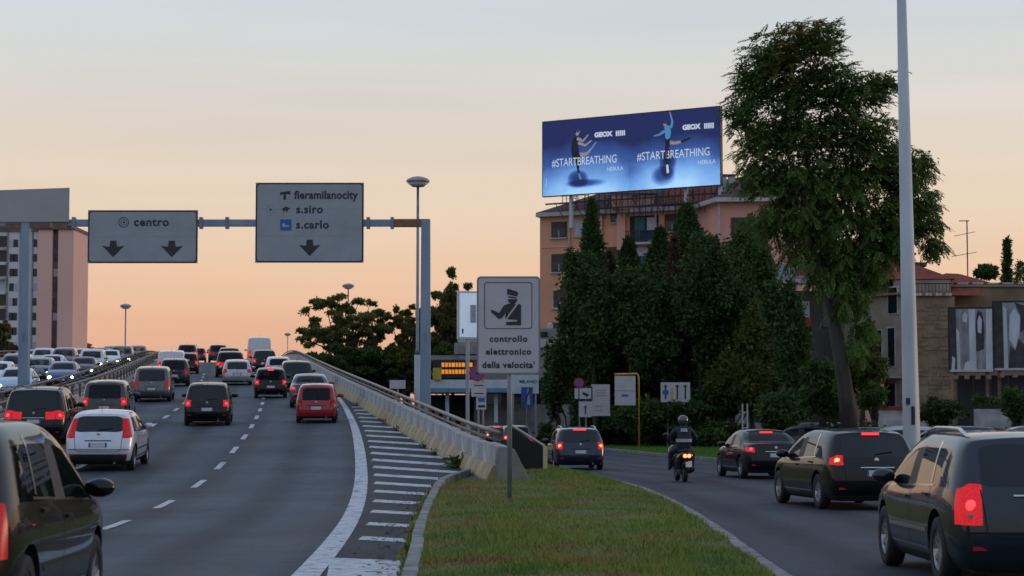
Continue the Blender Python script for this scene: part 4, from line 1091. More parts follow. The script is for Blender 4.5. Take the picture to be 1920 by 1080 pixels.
# ------------------------------------------------------------------ speed control sign
SY = 36.2
sx0, sx1, sz0, sz1 = atx(894,SY), atx(1013,SY), atz(702,SY), atz(518,SY)
sp = empty('road_sign', ((sx0+sx1)/2, SY, .2), 0, 'white sign with traffic officer pictogram reading controllo elettronico della velocita, on the grass', 'road sign')
hw = (sx1-sx0)/2; zb = sz0-.2; hh = sz1-sz0
MB().plate(rrect(-hw,hw,zb,zb+hh,.07), 0, .025).build('backing', SIGN_BK, sp)
flat(rrect(-hw+.012,hw-.012,zb+.012,zb+hh-.012,.06), -.004).build('face', SIGN_W2, sp)
frame(-hw+.012,hw-.012,zb+.012,zb+hh-.012,.06,.018,-.007).build('border', SIGN_BK, sp)
MB().tube([(.02,.07,-.35),(.02,.07,zb+hh-.1)], .042, 12).build('pole', M('pole_grey', (.17,.20,.22), .5, .4, scale=3, col2=(.25,.28,.30)), sp, smooth=True)
for z in (zb+.2, zb+hh-.25): MB().box(-.12,.16,.026,.12,z-.03,z+.03).build('clamp', STEEL, sp)
kx = SY/3840
def sl_(px, py): return (px-953.5)*kx, zb+(702-py)*kx
x0, z0 = sl_(908, 617); x1, z1 = sl_(998, 529); frame(x0,x1,z0,z1,.05,.012,-.009).build('pictogram_frame', SIGN_K, sp)
def poly_px(pts, nm, mat=SIGN_K, y=-.010): flat([sl_(a, b_) for a, b_ in pts][::-1], y).build(nm, mat, sp)
poly_px([(951,541),(970,547),(972,551),(969,556),(951,552)], 'officer_cap'); poly_px([(953,555),(969,558),(968,560),(953,558)], 'cap_peak')
x, z = sl_(961, 561); flat([(x+.085*math.cos(g), z+.085*math.sin(g)*.95) for g in [math.pi+math.pi*k/10 for k in range(11)]], -.010).build('officer_face', SIGN_K, sp)
poly_px([(951,570),(963,568),(967,571),(947,598),(952,592),(949,586),(941,597),(935,598),(921,586),(920,582),(923,581),(936,587),(944,574)], 'officer_arm')
poly_px([(972,570),(977,571),(977,610),(949,610),(949,604),(970,603),(970,600),(955,599),(951,598)], 'officer_body')
for t, py, sz in (('controllo', 636, .152), ('elettronico', 660, .152), ('della velocita\'', 685, .152)):
    x, z = sl_(953.5, py); text(t, sz, SIGN_K, sp, x, z, -.010, bold=.036, sx=1.0, space=1.16 if t[0] != 'd' else 1.1)

# ------------------------------------------------------------------ other signs near the slip road
PIPE = M('sign_pipe', (.20,.22,.23), .5, .4, scale=3, col2=(.30,.31,.32)); BLUEGLOW = SIGN_BLUE
def small_sign(px, pybase, Y, label, name='road_sign'):
    return empty(name, (atx(px, Y), Y, 0), 0, label, 'road sign')
def rel(px, py, px0, Y): return (px-px0)*Y/3840, atz(py, Y)
def panel(root, px0, Y, a, b_, mat, nm='panel', y=0, d=.03, r=.03):
    (x0, z0), (x1, z1) = rel(a[0], b_[1], px0, Y), rel(b_[0], a[1], px0, Y)
    return MB().plate(rrect(x0,x1,z0,z1,r,3), y, y+d).build(nm, mat, root)
# lane arrows
Y_ = 126; r = small_sign(1265, 0, Y_, 'white lane sign with a blue disc and three black up arrows on two posts')
panel(r, 1265, Y_, (1238,717), (1293,754), SIGN_W2)
for px in (1251, 1282): x, z = rel(px, 754, 1265, Y_); MB().tube([(x,.06,.0),(x,.06,z+.9)], .05, 8).build('post', PIPE, r)
def up_arrow(px, py0, py1, wpx, Y, px0, mat, root, y=-.006):
    x, z0 = rel(px, py1, px0, Y); _, z1 = rel(px, py0, px0, Y); w_ = wpx*Y/3840
    flat([(x-.16*w_,z0),(x+.16*w_,z0),(x+.16*w_,z1-.5*w_),(x+.5*w_,z1-.55*w_),(x,z1),(x-.5*w_,z1-.55*w_),(x-.16*w_,z1-.5*w_)], y).build('arrow', mat, root)
for px in (1247, 1269, 1284): up_arrow(px, 721, 749, 9, Y_, 1265, SIGN_K, r)
x, z = rel(1247, 736, 1265, Y_); disc(x, z, .19, -.010).build('blue_disc', SIGN_BLUE, r)
x, z = rel(1259, 738, 1265, Y_); MB().box(x-.05,x+.05,-.008,-.005,z-.4,z+.35).build('yellow_stripe', SIGN_Y, r)
# yellow framed panel
Y_ = 122; r = small_sign(1197, 0, Y_, 'white panel hanging from a bent yellow post on the lawn')
MB().tube([(0,.05,0),(0,.05,atz(706,Y_)),(-.1,.05,atz(701,Y_)),(-1.45,.05,atz(702,Y_))], .06, 8).build('post', SIGN_Y, r, smooth=True)
panel(r, 1197, Y_, (1152,705), (1191,760), SIGN_W2, d=.12)
x, z = rel(1171, 733, 1197, Y_); MB().box(x-.6,x+.6,-.008,-.004,z-.02,z+.02).build('divider', SIGN_BK, r); MB().box(x-.2,x+.2,-.008,-.004,z-.35,z-.22).build('print_mark', SIGN_BLUE, r)
# cluster of white boards
Y_ = 124; r = small_sign(1112, 0, Y_, 'cluster of white boards with an up arrow and camera symbol below a round sign')
panel(r, 1112, Y_, (1108,721), (1143,780), SIGN_W2); panel(r, 1112, Y_, (1077,728), (1108,748), SIGN_W2, y=-.05); panel(r, 1112, Y_, (1085,753), (1109,782), SIGN_W2, y=-.05)
(x0, z0), (x1, z1) = rel(1084,752,1112,Y_), rel(1110,724,1112,Y_); frame(x0,x1,z0,z1,.05,.06,-.06).build('dark_frame', SIGN_K, r)
up_arrow(1097, 760, 777, 8, Y_, 1112, SIGN_K, r, -.056)
flat([rel(a, b_, 1112, Y_) for a, b_ in ((1093,735),(1104,740),(1101,745),(1091,739))][::-1], -.056).build('camera_symbol', SIGN_K, r)
for q in range(3):
    x, z = rel(1127, 732+q*5, 1112, Y_); MB().box(x-.3,x+.3,-.008,-.004,z-.025,z+.025).build('print_line', SIGN_BK, r)
for q in range(2):
    x, z = rel(1122, 762+q*8, 1112, Y_); MB().box(x-.25,x+.25,-.008,-.004,z-.02,z+.02).build('print_line', SIGN_BK, r)
for px in (1086, 1098): x, z = rel(px, 780, 1112, Y_); MB().tube([(x,.08,0),(x,.08,z+1.8)], .045, 8).build('post', PIPE, r)
x, z = rel(1085, 718, 1112, Y_); MB().lathe([(.30,.0),(.30,.02)], 24, 'y', (x,-.10,z)).build('round_face', SIGN_RED, r); disc(x, z, .21, -.104).build('round_center', M('sign_violet', (.12,.07,.32), .5, var=.1), r)
# no parking sign group beside the ramp end
Y_ = 78; r = small_sign(899, 0, Y_, 'round red and blue no stopping sign with white plates below, behind the parapet end')
x, z = rel(895, 700, 899, Y_); MB().lathe([(.31,0),(.31,.02)], 28, 'y', (x,-.05,z)).build('round_face', SIGN_RED, r); disc(x, z, .225, -.054, 28).build('blue_center', SIGN_BLUE, r)
for a in (45, -45):
    c, s = math.cos(R(a)), math.sin(R(a)); flat([(x+c*.24-s*.035, z+s*.24+c*.035), (x-c*.24-s*.035, z-s*.24+c*.035), (x-c*.24+s*.035, z-s*.24-c*.035), (x+c*.24+s*.035, z+s*.24-c*.035)], -.058).build('red_bar', SIGN_RED, r)
panel(r, 899, Y_, (884,717), (912,744), SIGN_W2); panel(r, 899, Y_, (893,745), (912,768), SIGN_W2)
for py in (723, 738): 
    x, z = rel(898, py, 899, Y_); MB().box(x-.18,x+.18,-.006,-.003,z-.02,z+.02).build('print_line', SIGN_K, r)
x, z = rel(903, 750, 899, Y_); MB().box(x-.13,x+.13,-.008,-.003,z-.08,z+.08).build('tow_symbol', SIGN_BLUE, r)
x, z = rel(903, 761, 899, Y_); MB().box(x-.13,x+.13,-.008,-.003,z-.06,z+.03).build('tow_symbol', SIGN_K, r)
for px in (897, 906): x, z = rel(px, 0, 899, Y_); MB().tube([(x,.05,0),(x,.05,atz(705,Y_))], .035, 8).build('post', PIPE, r)
# end of town sign
Y_ = 140; r = small_sign(988, 0, Y_, 'blue end of town panel with dark red slash beside the speed sign')
panel(r, 988, Y_, (977,726), (999,762), SIGN_BLUE); x0, z0 = rel(979, 760, 988, Y_); x1, z1 = rel(997, 728, 988, Y_)
flat([(x0,z0),(x0+.12,z0),(x1,z1),(x1-.12,z1)], -.006).build('slash', M('sign_dark_red', (.10,.01,.03), .5, var=.1), r)
flat([(x0+.35,z0+.05),(x0+.55,z0+.05),(x0+.45,z1-.05),(x0+.35,z1-.05)], -.004).build('white_stripe', SIGN_W2, r)
x, z = rel(988, 0, 988, Y_); MB().tube([(x,.06,0),(x,.06,atz(730,Y_))], .05, 8).build('post', PIPE, r)
# small post frame
Y_ = 100; r = small_sign(1395, 0, Y_, 'narrow two-post metal frame at the lawn edge left of the black saloon', 'post_frame'); r['category'] = 'post frame'
for px in (1390.5, 1399.5): x, z = rel(px, 757, 1395, Y_); MB().tube([(x,0,0),(x,0,z)], .035, 8).build('post', STEEL_L, r)
for py in (773, 802): x, z = rel(1395, py, 1395, Y_); MB().box(-.12,.12,-.02,.02,z-.03,z+.03).build('crossbar', STEEL_L, r)

# fence at the tip of the island
fy = 56; r = empty('fence', (0, fy, 0), 0, 'short dark mesh fence with sloping handrail and yellowish end post at the island tip', 'fence')
x1 = atx(1022, fy); x0 = atx(955, fy); zt0, zt1 = atz(795, fy), atz(836, fy)
MB().box(x1-.06,x1+.06,-.06,.06,0,zt1+.0).build('end_post', M('post_ochre', (.42,.34,.17), .8, scale=4, col2=(.55,.45,.25)), r)
MB().tube([(x0,0,zt0),(x1-.02,0,zt1)], .035, 8).build('handrail', M('handrail_pale', (.40,.37,.32), .6, .2, var=.2), r)
for k in range(14):
    t = k/14; x = x0+(x1-x0)*t; MB().box(x-.012,x+.012,-.01,.01,.1,zt0+(zt1-zt0)*t).build('bar', BLACK, r)
MB().plate([(x0,.15),(x1-.06,.15),(x1-.06,zt1-.06),(x0,zt0-.08)], .02, .03).build('mesh_panel', M('mesh_dark', (.012,.013,.014), .7, var=.3, scale=30), r)

# ------------------------------------------------------------------ lamps and poles
LAMPM = M('lamp_housing', (.30,.30,.30), .5, .4, var=.15, scale=4); LAMPG = M('lamp_diffuser', (.55,.56,.56), .3, var=.1, scale=6)
def mast(px, py, Y, label, base=0, dia=1.25, rpole=.085, thick=None):
    x, zt = atx(px, Y), atz(py, Y); r = empty('street_lamp', (x, Y, base), 0, label, 'street lamp', 'mushroom street lamps'); h = zt-base
    MB().tube([(0,0,0),(0,0,h*.36)], rpole*1.9, 12).build('lower_pole', STEEL_L, r, smooth=True)
    MB().tube([(0,0,h*.36),(0,0,h*.38),(0,0,h-.1)], [rpole*1.9,rpole,rpole*.8], 10).build('pole', STEEL, r, smooth=True)
    d = dia/2
    MB().lathe([(.1,-.28),(d*.55,-.2),(d*.97,-.05),(d,.02),(d*.9,.1),(d*.55,.2),(.05,.26)], 24, 'z', (0,0,h)).build('lamp_head', LAMPM, r, smooth=True)
    MB().lathe([(d*.5,-.30),(d*.62,-.235),(d*.90,-.115)], 24, 'z', (0,0,h)).build('diffuser', LAMPG, r, smooth=True)
    return r
mast(783, 338, 108, 'tall mushroom street lamp right beside the right gantry post')
mast(236, 574, 224, 'mushroom street lamp under the centro sign, standing free on the horizon', 6)
mast(365, 648, 420, 'tiny far street lamp on the horizon left of the crest traffic', 4)
mast(395, 656, 470, 'tiny far street lamp on the horizon above the middle lane', 4)
mast(653, 536, 205, 'mushroom street lamp rising out of the round tree crown')
mast(540, 627, 380, 'thin far street lamp left of the round tree', 4)
# tall white pole
py_ = 62; r = empty('lamp_post', (atx(1706, py_), py_, 0), 0, 'tall tapered pale grey lighting column right of the big tree', 'lighting column')
MB().tube([(0,0,0),(0,0,1.0),(-.15,0,15.5)], [.27,.262,.135], 20).build('shaft', STEEL_L, r, smooth=True)
MB().box(-.05,.05,-.29,-.24,1.55,2.1).build('access_door', BLACK, r); MB().box(-.20,-.08,-.25,-.2,2.15,2.35).build('number_plate', BLACK, r)
MB().lathe([(.42,-.02),(.42,.06),(.30,.08)], 20, 'z').build('base_flange', STEEL, r)
MB().tube([(-.15,0,15.4),(-.15,0,15.9)], .1, 10).build('top_cap', STEEL, r)

# ------------------------------------------------------------------ buildings
WGL = M('window_dark_glass', (.012,.016,.02), .08, var=.3, scale=2); WFR = M('window_frame_white', (.42,.40,.38), .6, var=.15, scale=3)
SHUT = M('shutter_brown', (.06,.035,.025), .7, var=.25, scale=6); TEAL = M('shutter_teal', (.02,.09,.10), .6, var=.2, scale=5); CURT = M('curtain_pale', (.42,.43,.46), .8, var=.2, scale=6)
ROOF_D = M('roof_tile_dark', (.075,.042,.042), .85, scale=3, col2=(.14,.08,.075), bump=.4, detail=8, spec=.08); ROOF_R = M('roof_tile_red', (.17,.045,.03), .85, scale=3, col2=(.26,.075,.045), bump=.4, detail=8, spec=.08)
PINK = M('stucco_orange', (.60,.29,.17), .9, scale=.35, col2=(.70,.35,.21), bump=.15, detail=9); PINK2 = M('stucco_pink', (.64,.32,.25), .9, scale=.35, col2=(.73,.375,.295), bump=.15, detail=9)
WHITEST = M('eave_white', (.45,.43,.41), .8, var=.15, scale=2)
pb = empty('apartment_building', (0, 0, 0), 0, 'orange and pink apartment block below the big rooftop billboard', 'building')
foot = [(2.6,190),(16.4,183.4),(18.2,177.3),(27,176.4),(30,190),(8,204)]
ZE = 20.7
MB().prism(foot[:2]+[(19.5,189.2),(8,204)], 0, ZE).build('wall', PINK, pb)
MB().prism([(16.42,183.45),(18.2,177.3),(27,176.4),(30,190),(19.6,189.3)], 0, ZE-.002).build('wing_wall', PINK2, pb)
def offset_poly(p, d):
    c = Vector((sum(q[0] for q in p)/len(p), sum(q[1] for q in p)/len(p))); return [tuple(c+(Vector(q)-c)*(1+d/(Vector(q)-c).length)) for q in p]
ev = [(2.2,189.5),(16.0,182.6),(17.6,176.3),(27.8,175.4),(31,191),(8,205.2)]
MB().prism(ev, ZE+.01, ZE+.38).build('eave', WHITEST, pb)
MB().add([(x, y, ZE+.385) for x, y in ev]+[(9,195.5,ZE+3.1),(19.5,188,ZE+3.3),(24,183.5,ZE+3.6)], [(0,1,7,6),(1,2,8,7),(2,3,8),(3,4,8),(4,5,6,7,8),(5,0,6)]).build('roof', ROOF_D, pb)
fd = (Vector((16.4,183.4))-Vector((2.6,190))).normalized(); fn = Vector((fd.y, -fd.x))
ang = math.atan2(fd.y, fd.x); WL = (Vector((16.4,183.4))-Vector((2.6,190))).length
def on_facade(px, py):
    """point of the photograph on the main facade -> (u, z)"""
    k = (px-960)/3840
    # 2.6 + u fdx = k (190 + u fdy)
    u = (k*190-2.6)/(fd.x-k*fd.y); Y = 190+u*fd.y; return u, CAM_H+(793-py)/3840*Y
def window(u, z, w_, h, kind, parent=pb, org=(2.6,190), a=ang, sill=True):
    r = link('window', MB().box(-w_/2-.12,w_/2+.12,-.05,.02,-.1,h+.12).mesh('window'), WFR if kind != 'dark' else SHUT, parent, (org[0]+math.cos(a)*u, org[1]+math.sin(a)*u, z), (0,0,a))
    if kind in ('dark', 'half'):
        MB().box(-w_/2,w_/2,-.09,-.052,0,h).build('pane', WGL, r)
        MB().box(-w_/2,w_/2,-.13,-.092,h*.45 if kind == 'half' else h*.62,h).build('blind', SHUT, r)
        MB().box(-.04,.04,-.11,-.094,0,h*.45).build('mullion', WFR, r)
    elif kind == 'pale':
        MB().box(-w_/2,w_/2,-.09,-.052,0,h).build('pane', CURT, r)
    elif kind == 'teal':
        MB().box(-w_/2,0,-.09,-.052,0,h).build('pane', WGL, r); MB().box(-w_/2,-.02,-.16,-.092,0,h).build('shutter', TEAL, r); MB().box(.02,w_/2,-.09,-.052,0,h).build('pane', CURT, r)
    if sill: MB().box(-w_/2-.2,w_/2+.2,-.22,-.052,-.22,-.1).build('sill', WFR, r)
    return r
for px, py, wp, hp, kd in [(1049,430,24,26,'dark'),(1049,493,24,30,'dark'),(1051,560,24,32,'half'),(1049,622,24,30,'dark'),(1088,427,16,26,'pale'),(1157,405,16,18,'dark'),(1088,493,16,28,'dark'),
                           (1262,417,22,28,'dark'),(1322,415,22,26,'dark'),(1208,490,22,50,'pale'),(1322,480,22,28,'dark'),(1262,480,22,28,'dark'),(1150,480,20,30,'dark')]:
    u, z = on_facade(px, py+hp/2); window(u, z, wp*.048/math.cos(ang)*1.05, hp*.0485, kd)
# recessed loggia bays and balcony
u0, _ = on_facade(1178, 0); u1, _ = on_facade(1240, 0)
for (pa, pc, za, zc) in ((1182,1236,456,402), (1182,1236,530,475)):
    u0, z0 = on_facade(pa, za); u1, z1 = on_facade(pc, zc)
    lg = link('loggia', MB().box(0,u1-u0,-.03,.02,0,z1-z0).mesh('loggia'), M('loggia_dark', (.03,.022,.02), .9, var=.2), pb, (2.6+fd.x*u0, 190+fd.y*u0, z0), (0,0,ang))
    MB().box(.5,1.5,-.10,-.04,.1,z1-z0-.15).build('shutter', TEAL, lg); MB().box(1.7,u1-u0-.3,-.10,-.04,.1,z1-z0-.2).build('curtain', CURT, lg)
    MB().box(-.1,u1-u0+.1,-1.0,-.04,-.2,.0).build('balcony_slab', WFR, lg)
    for k in range(13): MB().box(k*(u1-u0)/12-.025,k*(u1-u0)/12+.025,-.98,-.93,0,1.0).build('baluster', BLACK, lg)
    MB().box(-.05,u1-u0+.05,-1.0,-.91,1.0,1.06).build('handrail', BLACK, lg)
    MB().box(u1-u0-1.4,u1-u0-.1,-.9,-.8,.2,1.0).build('blanket', M('blanket_blue', (.03,.05,.14), .9, var=.3, scale=3), lg)
for px in (1133, 1150): pass
for (pa, pc) in ((1118, 1132), (1160, 1176)):
    u0, z0 = on_facade(pa, 470); u1, z1 = on_facade(pc, 402)
    MB().box(u0,u1,-.35,-.01,z0,ZE-.02).build('pilaster', PINK2, pb, (2.6,190,0), (0,0,ang))
u0, z0 = on_facade(1016, 465); u1, z1 = on_facade(1068, 462)
MB().box(u0,u1,-.06,-.005,z0,z0+.14).build('string_course', PINK2, pb, (2.6,190,0), (0,0,ang))
def drain(px, zt, z0=0):
    u, _ = on_facade(px, 0); MB().tube([(2.6+fd.x*u+fn.x*.15, 190+fd.y*u+fn.y*.15, z0), (2.6+fd.x*u+fn.x*.15, 190+fd.y*u+fn.y*.15, zt)], .09, 8).build('downpipe', WFR, pb)
drain(1069, ZE+.0); drain(1232, ZE, 13)
MB().tube([(18.0,177.0,0),(18.0,177.0,ZE)], .1, 8).build('downpipe', WFR, pb)
for px, py in ((1385,425),(1412,425),(1385,490),(1412,490)):
    Y = 176.9; MB().box(-.6,.6,-.06,.02,0,1.5).build('window', SHUT, pb, (atx(px,Y), 177.3-(atx(px,Y)-18.2)*.1-.03, atz(py+14,Y)), (0,0,R(-5.8)))
# dormer, red roof part, chimneys, antennas
MB().box(9.2,13.0,185.2,188.5,ZE+.3,ZE+1.6).build('dormer', PINK, pb)
MB().add([(9.0,185.0,ZE+1.62),(13.2,184.9,ZE+1.62),(13.2,189,ZE+2.3),(9.0,189,ZE+2.3),(9,185,ZE+1.72),(13.2,184.9,ZE+1.72),(13.2,189,ZE+2.42),(9,189,ZE+2.42)], [(0,3,2,1),(4,5,6,7),(0,1,5,4),(1,2,6,5),(2,3,7,6),(3,0,4,7)]).build('dormer_roof', ROOF_D, pb)
MB().add([(13.4,184.0,ZE+.50),(17.3,181.8,ZE+.52),(19.2,186.5,ZE+2.9),(14.5,188.5,ZE+2.75)], [(0,1,2,3)]).build('red_roof', ROOF_R, pb)
for px in (1357, 1373): 
    x = atx(px, 183); MB().box(x-.28,x+.28,182.6,183.2,ZE+1.5,atz(330,183)).build('chimney', CONC_B, pb); MB().box(x-.36,x+.36,182.5,183.3,atz(330,183),atz(326,183)).build('chimney_cap', ROOF_D, pb)
for k in range(16):
    px = random.choice([1050,1056,1063,1075,1082,1089,1096,1104,1112,1140,1165,1195,1215,1240,1262,1300])+random.uniform(-2,2); Y = 188-(px-1050)*.02
    x = atx(px, Y); zt = atz(random.uniform(352,366), Y)
    b = MB().tube([(x,Y,ZE+.4),(x,Y,zt)], .035, 5)
    for q in range(3): b.tube([(x-.45+q*.08,Y,zt-.1-q*.22),(x+.45-q*.08,Y,zt-.1-q*.22)], .018, 4)
    b.build('antenna', M('antenna_dark', (.05,.045,.045), .6, .4, var=.1), pb)
MB().box(14,26,170.2,171,0,5.4).build('annex', CONC_D, pb)
# low grey annex to the left
an = empty('annex_building', (atx(1045,172), 172, 0), 0, 'low grey annex with a pale cornice below the orange block', 'building')
MB().box(-7,2.2,0,8,0,atz(652,172)).build('wall', CONC_D, an); MB().box(-7.3,2.4,-.35,8,atz(652,172)+.01,atz(636,172)).build('cornice', WHITEST, an); MB().box(-6.8,1.6,.3,8,atz(636,172)+.01,atz(616,172)).build('upper_wall', CONC_D, an)
for k in range(4): MB().box(-6+k*2,-4.7+k*2,-.04,.01,3.2,5.2).build('window', WGL, an)
for k in range(3): MB().box(-3+k*1.5,-2.3+k*1.5,.22,.29,atz(632,172),atz(622,172)).build('vent', WGL, an)
MB().lathe([(.25,0),(.25,.4),(.1,.5)], 10, 'z', (-.6,1,atz(616,172))).build('roof_vent', WHITEST, an)

# ------------------------------------------------------------------ rooftop billboard
L0, R0 = Vector((atx(1018,188), 188)), Vector((atx(1352,178.5), 178.5)); bd = R0-L0; BW = bd.length; ba = math.atan2(bd.y, bd.x)
bz0, bz1 = 22.45, 29.35; BH = bz1-bz0
bb = empty('billboard', (L0.x, L0.y, bz0), ba, 'huge blue rooftop billboard with two leaping dancers and white lettering', 'billboard')
def bill_mat():
    m = bpy.data.materials.new('billboard_print'); m.use_nodes = True; t = m.node_tree; b = t.nodes['Principled BSDF']
    tc = N(t, 'ShaderNodeTexCoord'); sp_ = N(t, 'ShaderNodeSeparateXYZ'); t.links.new(tc.outputs['Object'], sp_.inputs[0])
    def mth(op, a, b_=None):
        n = N(t, 'ShaderNodeMath', operation=op)
        for q, v in enumerate((a, b_)):
            if v is None: continue
            if isinstance(v, (int, float)): n.inputs[q].default_value = v
            else: t.links.new(v, n.inputs[q])
        return n.outputs[0]
    v = mth('DIVIDE', sp_.outputs['Z'], BH); u = mth('DIVIDE', sp_.outputs['X'], BW)
    uu = mth('FRACT', mth('MULTIPLY', u, 2.0))
    # stage light: pale floor in the lower middle of each half
    dx = mth('POWER', mth('MULTIPLY', mth('SUBTRACT', uu, .52), .75), 2.0); dz = mth('POWER', mth('MULTIPLY', mth('SUBTRACT', v, -.05), 1.25), 2.0)
    d = mth('SQRT', mth('ADD', dx, dz))
    n = N(t, 'ShaderNodeTexNoise'); n.inputs['Scale'].default_value = .35; n.inputs['Detail'].default_value = 3; t.links.new(tc.outputs['Object'], n.inputs[0])
    d2 = mth('ADD', d, mth('MULTIPLY', mth('SUBTRACT', n.outputs[0], .5), .35))
    for (su, sv, ku, kv, am) in ((.205,.20,15,7.5,.55), (.25,.14,8,17,.45), (.69,.16,14,7,.5), (.715,.32,20,4.5,.45)):
        q = mth('ADD', mth('POWER', mth('MULTIPLY', mth('SUBTRACT', u, su), ku), 2.0), mth('POWER', mth('MULTIPLY', mth('SUBTRACT', v, sv), kv), 2.0))
        d2 = mth('ADD', d2, mth('MULTIPLY', mth('MAXIMUM', mth('SUBTRACT', 1.0, q), 0.0), am))
    r = N(t, 'ShaderNodeValToRGB'); e = r.color_ramp.elements; st = [(0.12,(.38,.66,.95)),(.40,(.15,.34,.72)),(.66,(.032,.085,.30)),(.92,(.010,.018,.09))]
    while len(e) < 4: e.new(.5)
    for q, (p, c) in zip(e, st): q.position = p; q.color = (*c, 1)
    dk = N(t, 'ShaderNodeVectorMath', operation='SCALE'); dk.inputs['Scale'].default_value = .3; t.links.new(r.outputs[0], dk.inputs[0]); t.links.new(d2, r.inputs[0]); t.links.new(dk.outputs[0], b.inputs['Base Color']); t.links.new(r.outputs[0], b.inputs['Emission Color'])
    b.inputs['Emission Strength'].default_value = .9; b.inputs['Roughness'].default_value = .6
    return m
BWT = M('billboard_white_print', (.75,.8,.85), .6, var=0, emit=.35, ecol=(.8,.9,1)); BSK = M('billboard_figure_dark', (.02,.02,.035), .6, var=.2, scale=2); BSH = M('billboard_figure_shadow', (.02,.035,.12), .6, var=.2, emit=.25, scale=2); BSKIN = M('billboard_figure_skin', (.5,.42,.40), .6, var=.1, emit=.2); BCY = M('billboard_figure_blue', (.10,.35,.62), .6, var=.1, emit=.3); BR = M('billboard_figure_hair', (.30,.05,.05), .6, var=.1)
MB().box(0,BW,0,.35,0,BH).build('panel', bill_mat(), bb)
for z in (-.06, BH): MB().box(-.05,BW+.05,-.03,.4,z,z+.06).build('frame_bar', BSK, bb)
for x in (-.06, BW): MB().box(x,x+.06,-.03,.4,0,BH).build('frame_bar', BSK, bb)
def bt(s, u0, u1, v, size, bold=0.0, nm='lettering'):
    o = text(s, size, BWT, bb, (u0+u1)/2*BW, v*BH, -.012, nm, bold=bold)
    wd = max(q.co.x for q in o.data.vertices)-min(q.co.x for q in o.data.vertices); o.scale = ((u1-u0)*BW/wd, size, 1); return o
for u0, u1, g0, g1, n0, n1 in ((.055,.43,.30,.405,.375,.465), (.545,.945,.795,.895,.88,.975)):
    bt('#STARTBREATHING', u0, u1, .43, 1.05); bt('GEOX', g0, g1, .765, .58, .06); bt('NEBULA', n0, n1, .30, .50)
    for k in range(5):
        x = (g1+.02)*BW+k*.2; MB().box(x,x+.14,-.012,-.010,.73*BH,.80*BH).build('logo_bar', BWT, bb)
MB().box(.02*BW,.022*BW,-.012,-.01,.12*BH,.24*BH).build('small_print', BWT, bb)
def fig(pts, mat, nm, y=-.008): flat([(u*BW, v*BH) for u, v in pts], y).build(nm, mat, bb)
def tb(a, b_, w0, w1, mat, nm, y=-.009):
    a, b_ = Vector((a[0]*BW, a[1]*BH)), Vector((b_[0]*BW, b_[1]*BH)); n = (b_-a).normalized(); n = Vector((-n.y, n.x))
    flat([tuple(a-n*w0), tuple(b_-n*w1), tuple(b_+n*w1), tuple(a+n*w0)], y).build(nm, mat, bb)
def ell(u, v, ru, rv, mat, nm, y=-.006, n=20): flat([(u*BW+ru*math.cos(2*math.pi*k/n), v*BH+rv*math.sin(2*math.pi*k/n)) for k in range(n)], y).build(nm, mat, bb)
_lay = [-.008]
def cap2(pts, mat, nm):
    """smooth printed limb: (u, v, radius in metres) along its bones"""
    P_ = [(Vector((u*BW, v*BH)), r) for u, v, r in pts]; fine = []
    for (p, r0), (q, r1) in zip(P_, P_[1:]):
        for k in range(4): fine.append((p.lerp(q, k/4), r0+(r1-r0)*k/4))
    fine.append(P_[-1]); L_, R_ = [], []
    for k, (p, r0) in enumerate(fine):
        d = (fine[min(k+1, len(fine)-1)][0]-fine[max(k-1, 0)][0]).normalized(); n = Vector((-d.y, d.x)); L_.append(p+n*r0); R_.append(p-n*r0)
    d0 = (fine[0][0]-fine[1][0]).normalized()*fine[0][1]*.6; d1 = (fine[-1][0]-fine[-2][0]).normalized()*fine[-1][1]*.6
    out_ = R_+[fine[-1][0]+d1]+L_[::-1]+[fine[0][0]+d0]
    _lay[0] -= .0004
    flat([tuple(p) for p in out_], _lay[0]).build(nm, mat, bb)
# left dancer: dark coat, arms reaching forward, one leg kicked up
cap2([(.205,.40,.16),(.208,.32,.11),(.215,.25,.08)], BSK, 'dancer_leg'); cap2([(.212,.27,.09),(.222,.20,.13)], BCY, 'dancer_shoe')
cap2([(.205,.52,.22),(.245,.52,.18),(.262,.535,.13),(.288,.60,.09)], BSKIN, 'dancer_leg'); cap2([(.283,.585,.10),(.312,.67,.08)], BCY, 'dancer_shoe')
cap2([(.195,.74,.30),(.188,.64,.36),(.192,.54,.40),(.205,.46,.36),(.212,.40,.20)], BSK, 'dancer_coat')
cap2([(.205,.74,.17),(.235,.70,.10),(.268,.78,.06)], BSKIN, 'dancer_arm'); cap2([(.21,.68,.14),(.25,.64,.10),(.285,.70,.06)], BSKIN, 'dancer_arm'); cap2([(.20,.79,.15),(.212,.84,.15)], BSKIN, 'dancer_head'); cap2([(.205,.83,.12),(.217,.865,.08)], BR, 'dancer_hair')
